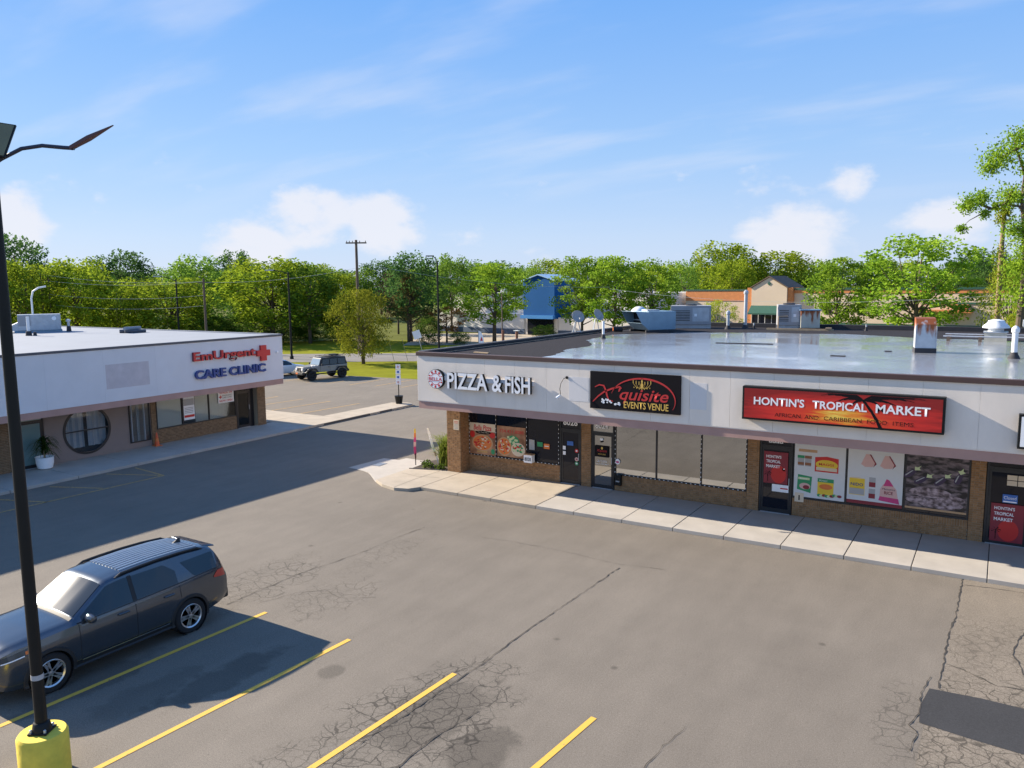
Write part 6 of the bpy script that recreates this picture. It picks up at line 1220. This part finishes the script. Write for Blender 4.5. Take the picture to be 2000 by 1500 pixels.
NEAR = [
 (-137.9, 67.1, 16.3, 5.5, 'd', 'tallest dark tree rising behind the clinic lamp pole'), (-99.8, 49.7, 10.8, 4.6, 'b', 'bright tree behind the pale rooftop unit'), (-99.8, 55.6, 11.4, 5.0, 'b', 'bright broad tree behind the twin poles'), (-122.9, 76.5, 13.5, 5.6, 'd', 'dark tree showing above the bright ones by the twin poles'),
 (-100.1, 61.2, 8.8, 4.0, 'b', 'low bright round tree over the clinic roof edge'), (-93.1, 64.5, 8.9, 6.0, 'b', 'bright round tree beside the wooden service pole'), (-104.0, 76.5, 12.3, 5.6, 'm', 'mid green tree behind the wooden service pole'), (-115.2, 93.1, 13.9, 4.0, 'd', 'thin dark tree poking over the bright ones'),
 (-83.2, 72.5, 11.3, 7.3, 'b', 'broad bright tree behind the lamp beside the clinic corner'), (-79.2, 75.5, 10.6, 4.8, 'm', 'mid green tree at the right of the broad bright one'), (-78.9, 80.4, 9.6, 3.6, 'b', 'bright tree left of the tall utility pole'), (-68.9, 84.3, 11.9, 4.6, 'd', 'dark crown right of the utility pole'),
 (-81.4, 96.4, 10.2, 3.2, 'p', 'purple leaved tree peeking beside the dark crown'), (-68.4, 83.1, 9.5, 3.8, 'n', 'brownish thin pine with bare lower trunk'), (-77.2, 105.0, 12.5, 3.8, 'm', 'mid green tree behind the third lamp post'), (-63.3, 84.9, 4.9, 2.9, 'r', 'copper leaved small tree before the white wall'),
 (-57.9, 88.3, 10.7, 5.4, 'h', 'open layered tree left of the blue gable'), (-71.0, 120.7, 10.8, 3.6, 'm', 'mid green tree peeking behind the blue gable'), (-45.8, 90.4, 11.4, 4.0, 'h', 'layered tree right of the blue gable'), (-40.7, 89.0, 11.2, 4.4, 'h', 'layered tree behind the satellite dishes'),
 (-37.8, 94.3, 10.7, 4.2, 'h', 'layered tree behind the blue grey roof unit'), (-44.9, 125.2, 11.1, 3.4, 'm', 'mid green tree left of the orange brick'), (-45.4, 148.5, 14.9, 6.6, 'b', 'tall bright round tree behind the orange brick wall'), (-40.4, 137.5, 11.7, 4.3, 'b', 'shorter bright round tree left of the tan gable'),
 (-36.7, 153.9, 13.4, 7.5, 'b', 'broad bright tree behind the tan gable'), (-15.4, 91.8, 10.4, 4.3, 'h', 'layered tree right of the tan gable'), (-7.4, 89.7, 12.25, 6.0, 'h', 'largest layered tree before the tan wall'), (-27.2, 86.8, 6.0, 3.0, 'y', 'low yellow green tree before the orange brick wall'),
 (-5.2, 161.8, 12.3, 4.0, 'd', 'dark tree behind the tan wall'), (-1.7, 152.2, 12.3, 4.0, 'd', 'dark tree behind the pale tall pole'), (5.3, 90.7, 9.9, 4.8, 'h', 'layered tree past the pale tall pole'), (-100.6, 43.3, 11.4, 4.8, 'b', 'bright tree behind the foreground lamp pole'), (-127.1, 50.3, 13.0, 5.6, 'd', 'dark tree beyond the bright tree behind the foreground lamp'), (6.9, 169.4, 13.5, 7.3, 'b', 'broad bright tree far beyond the tan store')]
for q in NEAR: tree(*q)
tree(-53.37, 57.78, 7.6, 3.5, 'w', 'olive drooping tree standing alone on the grass verge', None)
tree(.6, 87.0, 9.3, 3.0, 'y', 'yellow green feathery tree wrapped round the pale tall pole', None)
tree(2.2, 80, 6.2, 2.6, 'y', 'low yellow green feathery tree at the foot of the tall branching tree', None)
for i, q in enumerate([(-199.2, 75.1, 13.7, 7.7), (-195.6, 77.9, 13.1, 6.5), (-226.4, 96.4, 15.1, 7.6), (-202.2, 93.6, 13.1, 8.9), (-188.7, 93.4, 12.6, 6.9), (-170.1, 88.4, 11.3, 6.9), (-208.5, 116.9, 13.5, 8.3), (-160.7, 95.9, 11.9, 6.3), (-185.6, 117.5, 12.0, 7.9), (-160.9, 111.6, 12.0, 6.7), (-178.3, 132.1, 12.9, 8.5), (-154.3, 123.4, 12.0, 6.3), (-166.9, 140.4, 13.7, 6.4), (-152.8, 140.3, 13.7, 6.8), (-142.5, 138.6, 13.1, 6.6), (-122.4, 128.7, 11.5, 7.7), (-141.3, 160.6, 14.1, 6.5), (-137.2, 165.7, 12.7, 8.9), (-127.5, 161.3, 11.9, 7.1), (-99.6, 137.3, 12.7, 8.6), (-94.3, 143.1, 12.4, 8.5), (-112.0, 181.5, 12.1, 7.6), (-96.8, 175.7, 13.8, 7.1), (-87.9, 174.4, 11.7, 7.6), (-81.7, 176.2, 13.0, 6.4), (-73.0, 177.3, 11.8, 7.2), (-60.9, 157.7, 11.3, 8.2), (-59.0, 180.6, 12.0, 7.2), (-54.3, 181.2, 12.0, 6.3), (-50.7, 195.1, 10.4, 8.2), (-48.4, 220.2, 10.9, 8.4), (-41.7, 216.9, 12.7, 7.0), (-31.0, 190.6, 11.1, 7.9), (-27.1, 211.9, 12.7, 7.2), (-22.9, 221.9, 12.9, 7.5), (-14.5, 209.3, 10.7, 6.6), (-10.8, 242.8, 12.5, 6.8), (-2.0, 213.4, 11.8, 8.8), (4.1, 204.6, 11.0, 8.7), (11.3, 260.6, 12.7, 8.6), (22.2, 263.7, 11.2, 6.2), (34.0, 239.7, 11.4, 6.9)]):
    tree(*q, 'dmbm'[i % 4], 'distant tree in the wooded skyline behind the shops', 'distant trees of the skyline')
for i, q in enumerate([(-103.9, 61.5, 4.0, 3.2), (-102.2, 65.7, 3.6, 3.2), (-89.1, 67.3, 4.0, 3.5), (-86.0, 71.0, 3.8, 3.2), (-83.9, 75.0, 3.6, 2.9), (-82.1, 78.4, 4.0, 3.2), (-79.9, 82.3, 3.0, 2.7), (-113.5, 63.4, 4.0, 3.5), (-97.8, 72.1, 3.8, 3.5), (-116.2, 57.0, 4.0, 3.8), (-121.9, 61.6, 3.8, 3.8), (-93.1, 73.2, 4.0, 3.5), (-109.9, 69.7, 3.6, 3.5), (-127.3, 67.0, 4.0, 4.0), (-89.1, 83.1, 3.3, 3.5), (-85.8, 88.4, 3.0, 3.2)]):
    tree(*q, 's', 'dense dark shrub in the thicket under the bright trees', 'shrubs of the thicket', 'shrub', 'shrub')
tree(-63.0, 80.6, 3.7, 1.75, 's', 'dark rounded bush beside the tilted white sign', None, 'shrub', 'shrub')
tree(-59.8, 83.0, 1.6, 1.6, 's', 'low green bush under the copper leaved tree', None, 'shrub', 'shrub')
tree(-52.5, 92.5, 2.2, 1.9, 's', 'green bush beside the brown bollards', None, 'shrub', 'shrub')
# tall branching tree at the right, trunk and limbs first, leaf clusters at the limb ends
s = thing('tall_tree', .92, 73.68, 0, 'tall thin branching tree with sparse drooping leaves against the sky', 'tree', BGR)
k_ = .0417
def tp(px, py): return Vector(((px - 1985) * k_, (py % 7 - 3) * .12, 3.85 + (640 - py) * k_))
tk = MB(); trunk = [Vector((.2, 0, -.1)), tp(1990, 640), tp(1992, 520), tp(1990, 440), tp(1978, 402), tp(1986, 356), tp(1964, 312), tp(1955, 290)]
tk.tube(trunk, [.34, .28, .22, .17, .13, .10, .07, .03], 9)
limbs = [[(1989, 430), (1972, 415), (1950, 410), (1925, 418), (1900, 432)], [(1978, 402), (1982, 380), (2010, 340)], [(1986, 356), (2005, 335), (2020, 320)], [(1964, 312), (1940, 322), (1918, 335)], [(1964, 312), (1985, 295)], [(1991, 470), (1968, 455)], [(1992, 500), (2025, 470)], [(1925, 418), (1895, 405)], [(1950, 410), (1955, 385)]]
for px, py in [(1962, 288), (1940, 318), (1920, 330), (2005, 300), (1952, 392), (1890, 402), (1872, 452), (1990, 450), (1970, 458), (1985, 490)]:
    a_ = min((tp(*p) for l_ in limbs for p in l_), key=lambda q_: (q_ - tp(px, py)).length); tk.tube([a_, a_.lerp(tp(px, py), .5) + Vector((0, 0, .12)), tp(px, py)], [.04, .025, .01], 5)
for l_ in limbs: tk.tube([tp(*p) for p in l_], [.10 * (1 - i / len(l_)) + .02 for i in range(len(l_))], 6)
tk.build('trunk', M['bark'], s, True)
rnd = random.Random(21); lv = MB()
for px, py, rp in [(1962, 288, 17), (1940, 318, 24), (1920, 330, 18), (1912, 345, 10), (1985, 295, 18), (2005, 300, 22), (1992, 340, 16), (2010, 345, 22), (1952, 392, 19), (1968, 398, 14), (1890, 402, 15), (1880, 410, 12), (1905, 395, 10), (1872, 452, 7), (1915, 425, 7), (1990, 450, 24), (1970, 458, 16), (2015, 470, 25), (1985, 490, 20), (1996, 530, 26), (1975, 520, 16), (2012, 560, 30), (1990, 580, 26), (1935, 412, 6)]:
    c = tp(px, py)
    for j in range(int(rp * 26)):
        v = Vector((rnd.gauss(0, .68), rnd.gauss(0, .8), rnd.gauss(0, .55))) * rp * k_; p = c + v - Vector((0, 0, rnd.random() ** 2 * .35)); d1 = Vector((rnd.gauss(0, 1), rnd.gauss(0, 1), rnd.gauss(0, 1) - .6)).normalized() * .125; d2 = d1.cross(Vector((rnd.gauss(0, 1), rnd.gauss(0, 1), rnd.gauss(0, 1)))).normalized() * .06
        lv.add([p - d1, p + d2, p + d1, p - d2], [(0, 1, 2, 3)])
lv.build('crown', LM['h'], s, fix=False)
# ================================================================== POLES AND WIRES
s = thing('utility_pole', -61.8, 66.35, 0, 'tall brown wooden utility pole with crossarm and insulators', 'utility pole', BGR); MB().lathe([(.20, -.1), (.14, 12.7), (.001, 12.72)], 12).build('pole', M['wood'], s, True); MB().box(-1.15, 1.15, -.07, .07, 12.3, 12.45).build('crossarm', M['wood'], s)
for x in (-1.05, -.75, -.4, .4, 1.05): MB().lathe([(.03, 12.45), (.05, 12.55), (.03, 12.62), (.001, 12.63)], 8, (x, 0, 0)).build('insulator', M['wood'], s)
s = thing('utility_pole', -.45, 77.5, 0, 'pale weathered utility pole with leafy vine near tall tree', 'utility pole', BGR); MB().lathe([(.23, -.1), (.16, 13.3), (.001, 13.32)], 12).build('pole', mat('weathered_pole', (.26, .19, .11), .9, var=.3, scale=3), s, True)
rnd = random.Random(77); lv = MB()
for j in range(1500):
    z = rnd.choice((rnd.uniform(3, 10.5), rnd.uniform(12.2, 14))); p = Vector((rnd.gauss(0, .3), rnd.gauss(0, .3), z)); d1 = Vector((rnd.gauss(0, 1), rnd.gauss(0, 1), rnd.gauss(0, 1) - .6)).normalized() * .12; d2 = d1.cross(Vector((rnd.gauss(0, 1), rnd.gauss(0, 1), rnd.gauss(0, 1)))).normalized() * .06; lv.add([p - d1, p + d2, p + d1, p - d2], [(0, 1, 2, 3)])
lv.build('vine', LM['y'], s, fix=False)['kind'] = 'stuff'
s = thing('utility_pole', -79, 59.1, 0, 'thin wooden service pole before the bright round tree', 'utility pole', BGR); MB().lathe([(.16, -.1), (.12, 8.6), (.001, 8.62)], 10).build('pole', M['wood'], s, True); MB().box(-.7, .7, -.06, .06, 8.1, 8.22).build('crossarm', M['wood'], s)
s = thing('twin_pole', -97.8, 50.9, 0, 'pair of thin poles joined by cross braces above clinic roof', 'utility pole', BGR)
for x in (-.35, .55): MB().lathe([(.11, -.1), (.08, 9.4 if x < 0 else 9.0)], 8, (x, 0, 0)).build('pole', M['wood'], s, True)
for z in (8.6, 7.6, 6.9): MB().box(-.6, .8, -.05, .05, z, z + .1).build('brace', M['wood'], s)
def lamp(x, y, h, ax_, az, label, both=False):
    s = thing('street_lamp', x, y, 0, label, 'street lamp', BGR, None); MB().lathe([(.13, -.1), (.085, h), (.001, h + .02)], 12).build('pole', M['black'], s, True); MB().lathe([(.2, 0), (.2, .3), (.13, .35)], 14).build('base', M['black'], s)
    MB().tube([(0, 0, h - .2), (ax_ * .5, 0, h + az * .6), (ax_, 0, h + az)], .045, 8).build('arm', M['black'], s, True); MB().box(min(ax_ - .7, ax_) - .1, ax_ + .1, -.13, .13, h + az - .04, h + az + .08).build('lamp_head', M['galv'] if not both else M['black'], s, bev=.03)
lamp(-63.75, 58.04, 9.1, -1.6, .2, 'black street lamp beside the clinic corner, arm over the trees'); lamp(-84.4, 59.3, 8.6, -1.9, .35, 'black street lamp behind the clinic roof'); lamp(-53.53, 70.3, 10.2, -.45, .6, 'black street lamp beside the tilted white sign', True)
s = thing('yard_sign', -53.8, 67.0, 0, 'tilted white square sign on a thin stake in the grass', 'sign', BGR); st = MB().tube([(.55, 0, 0), (-.05, 0, 2.1)], .03, 6).build('stake', M['pvc'], s); p_ = MB().box(-.42, .42, -.02, .02, -.45, .45).build('board', M['white'], s); p_.location = (-.15, -.04, 2.3); p_.rotation_euler = (0, R(-18), 0)
s = thing('feather_flag', -49.2, 71.8, 0, 'small white and red feather flag near the roof edge', 'feather flag', BGR); MB().tube([(0, 0, 0), (0, 0, 2.6)], .025, 6).build('pole', M['black'], s); MB().xprism([(0, 1.2), (.62, 1.25), (.55, 1.9), (.3, 2.45), (0, 2.6)], -.01, .01).build('flag_panel', M['white'], s); MB().xprism([(.2, 1.45), (.5, 1.45), (.35, 1.95)], -.016, -.011).build('mark', M['letterred'], s)
for k, (x, y, h) in enumerate(((-49.6, 77.5, 2.3), (-49.8, 80.9, 2.0))):
    s = thing('bollard', x, y, 0, ('taller brown bollard by the layered tree', 'shorter brown bollard with a white cap')[k], 'bollard'); MB().lathe([(.16, 0), (.16, h), (.001, h + .04)], 14).build('post', mat('bollard_brown%d' % k, (.22, .09, .06), .7), s, True)
    if k: MB().box(-.3, .3, -.3, .3, h + .04, h + .12).build('cap', M['white'], s)
    else: MB().lathe([(.07, h), (.06, h + 4.3)], 8, (-.1, 0, 0)).build('upper_post', M['wood'], s, True)
for k, (x, y) in enumerate(((-52.0, 60.3), (-51.0, 61.2), (-49.6, 62.2))):
    s = thing('guy_stake', x, y, 0, ('left', 'middle', 'right')[k] + ' thin leaning marker stake on the grass verge', 'stake', BGR); MB().tube([(.35, 0, 0), (-.2, 0, 2.3)], .022, 6).build('rod', M['palewood'], s)
def wire(a, b, sag, label, r=.012):
    n = 16; a, b = Vector(a), Vector(b); pts = [a.lerp(b, i / n) - Vector((0, 0, sag * 4 * (i / n) * (1 - i / n))) for i in range(n + 1)]
    o = MB().tube([p - a for p in pts], r, 5).build('overhead_wire', M['galv'], None, loc=a); tag(o, label, 'wire', 'overhead wires')
for k, (dz, lab) in enumerate(((9.3, 'topmost overhead wire between twin poles and service pole'), (8.6, 'second overhead wire between twin poles and service pole'), (7.0, 'third overhead wire between twin poles and service pole'), (5.8, 'lowest overhead wire between twin poles and service pole'))):
    wire((-97.8, 50.9, dz), (-79, 59.1, min(8.3, dz - .3)), .5, lab)
wire((-79, 59.1, 8.2), (-61.9, 66.3, 9.6), .5, 'overhead wire from service pole to tall utility pole'); wire((-61.8, 66.4, 10.2), (-39, 84, 7.2), .8, 'overhead wire from tall utility pole past the blue gable'); wire((-39, 84, 7.0), (-.6, 77.5, 6.3), 1.0, 'overhead wire running before the tan wall to the pale pole'); wire((-130, 38, 8.8), (-97.8, 50.9, 8.9), .6, 'overhead wire leaving the twin poles past the lamp pole')
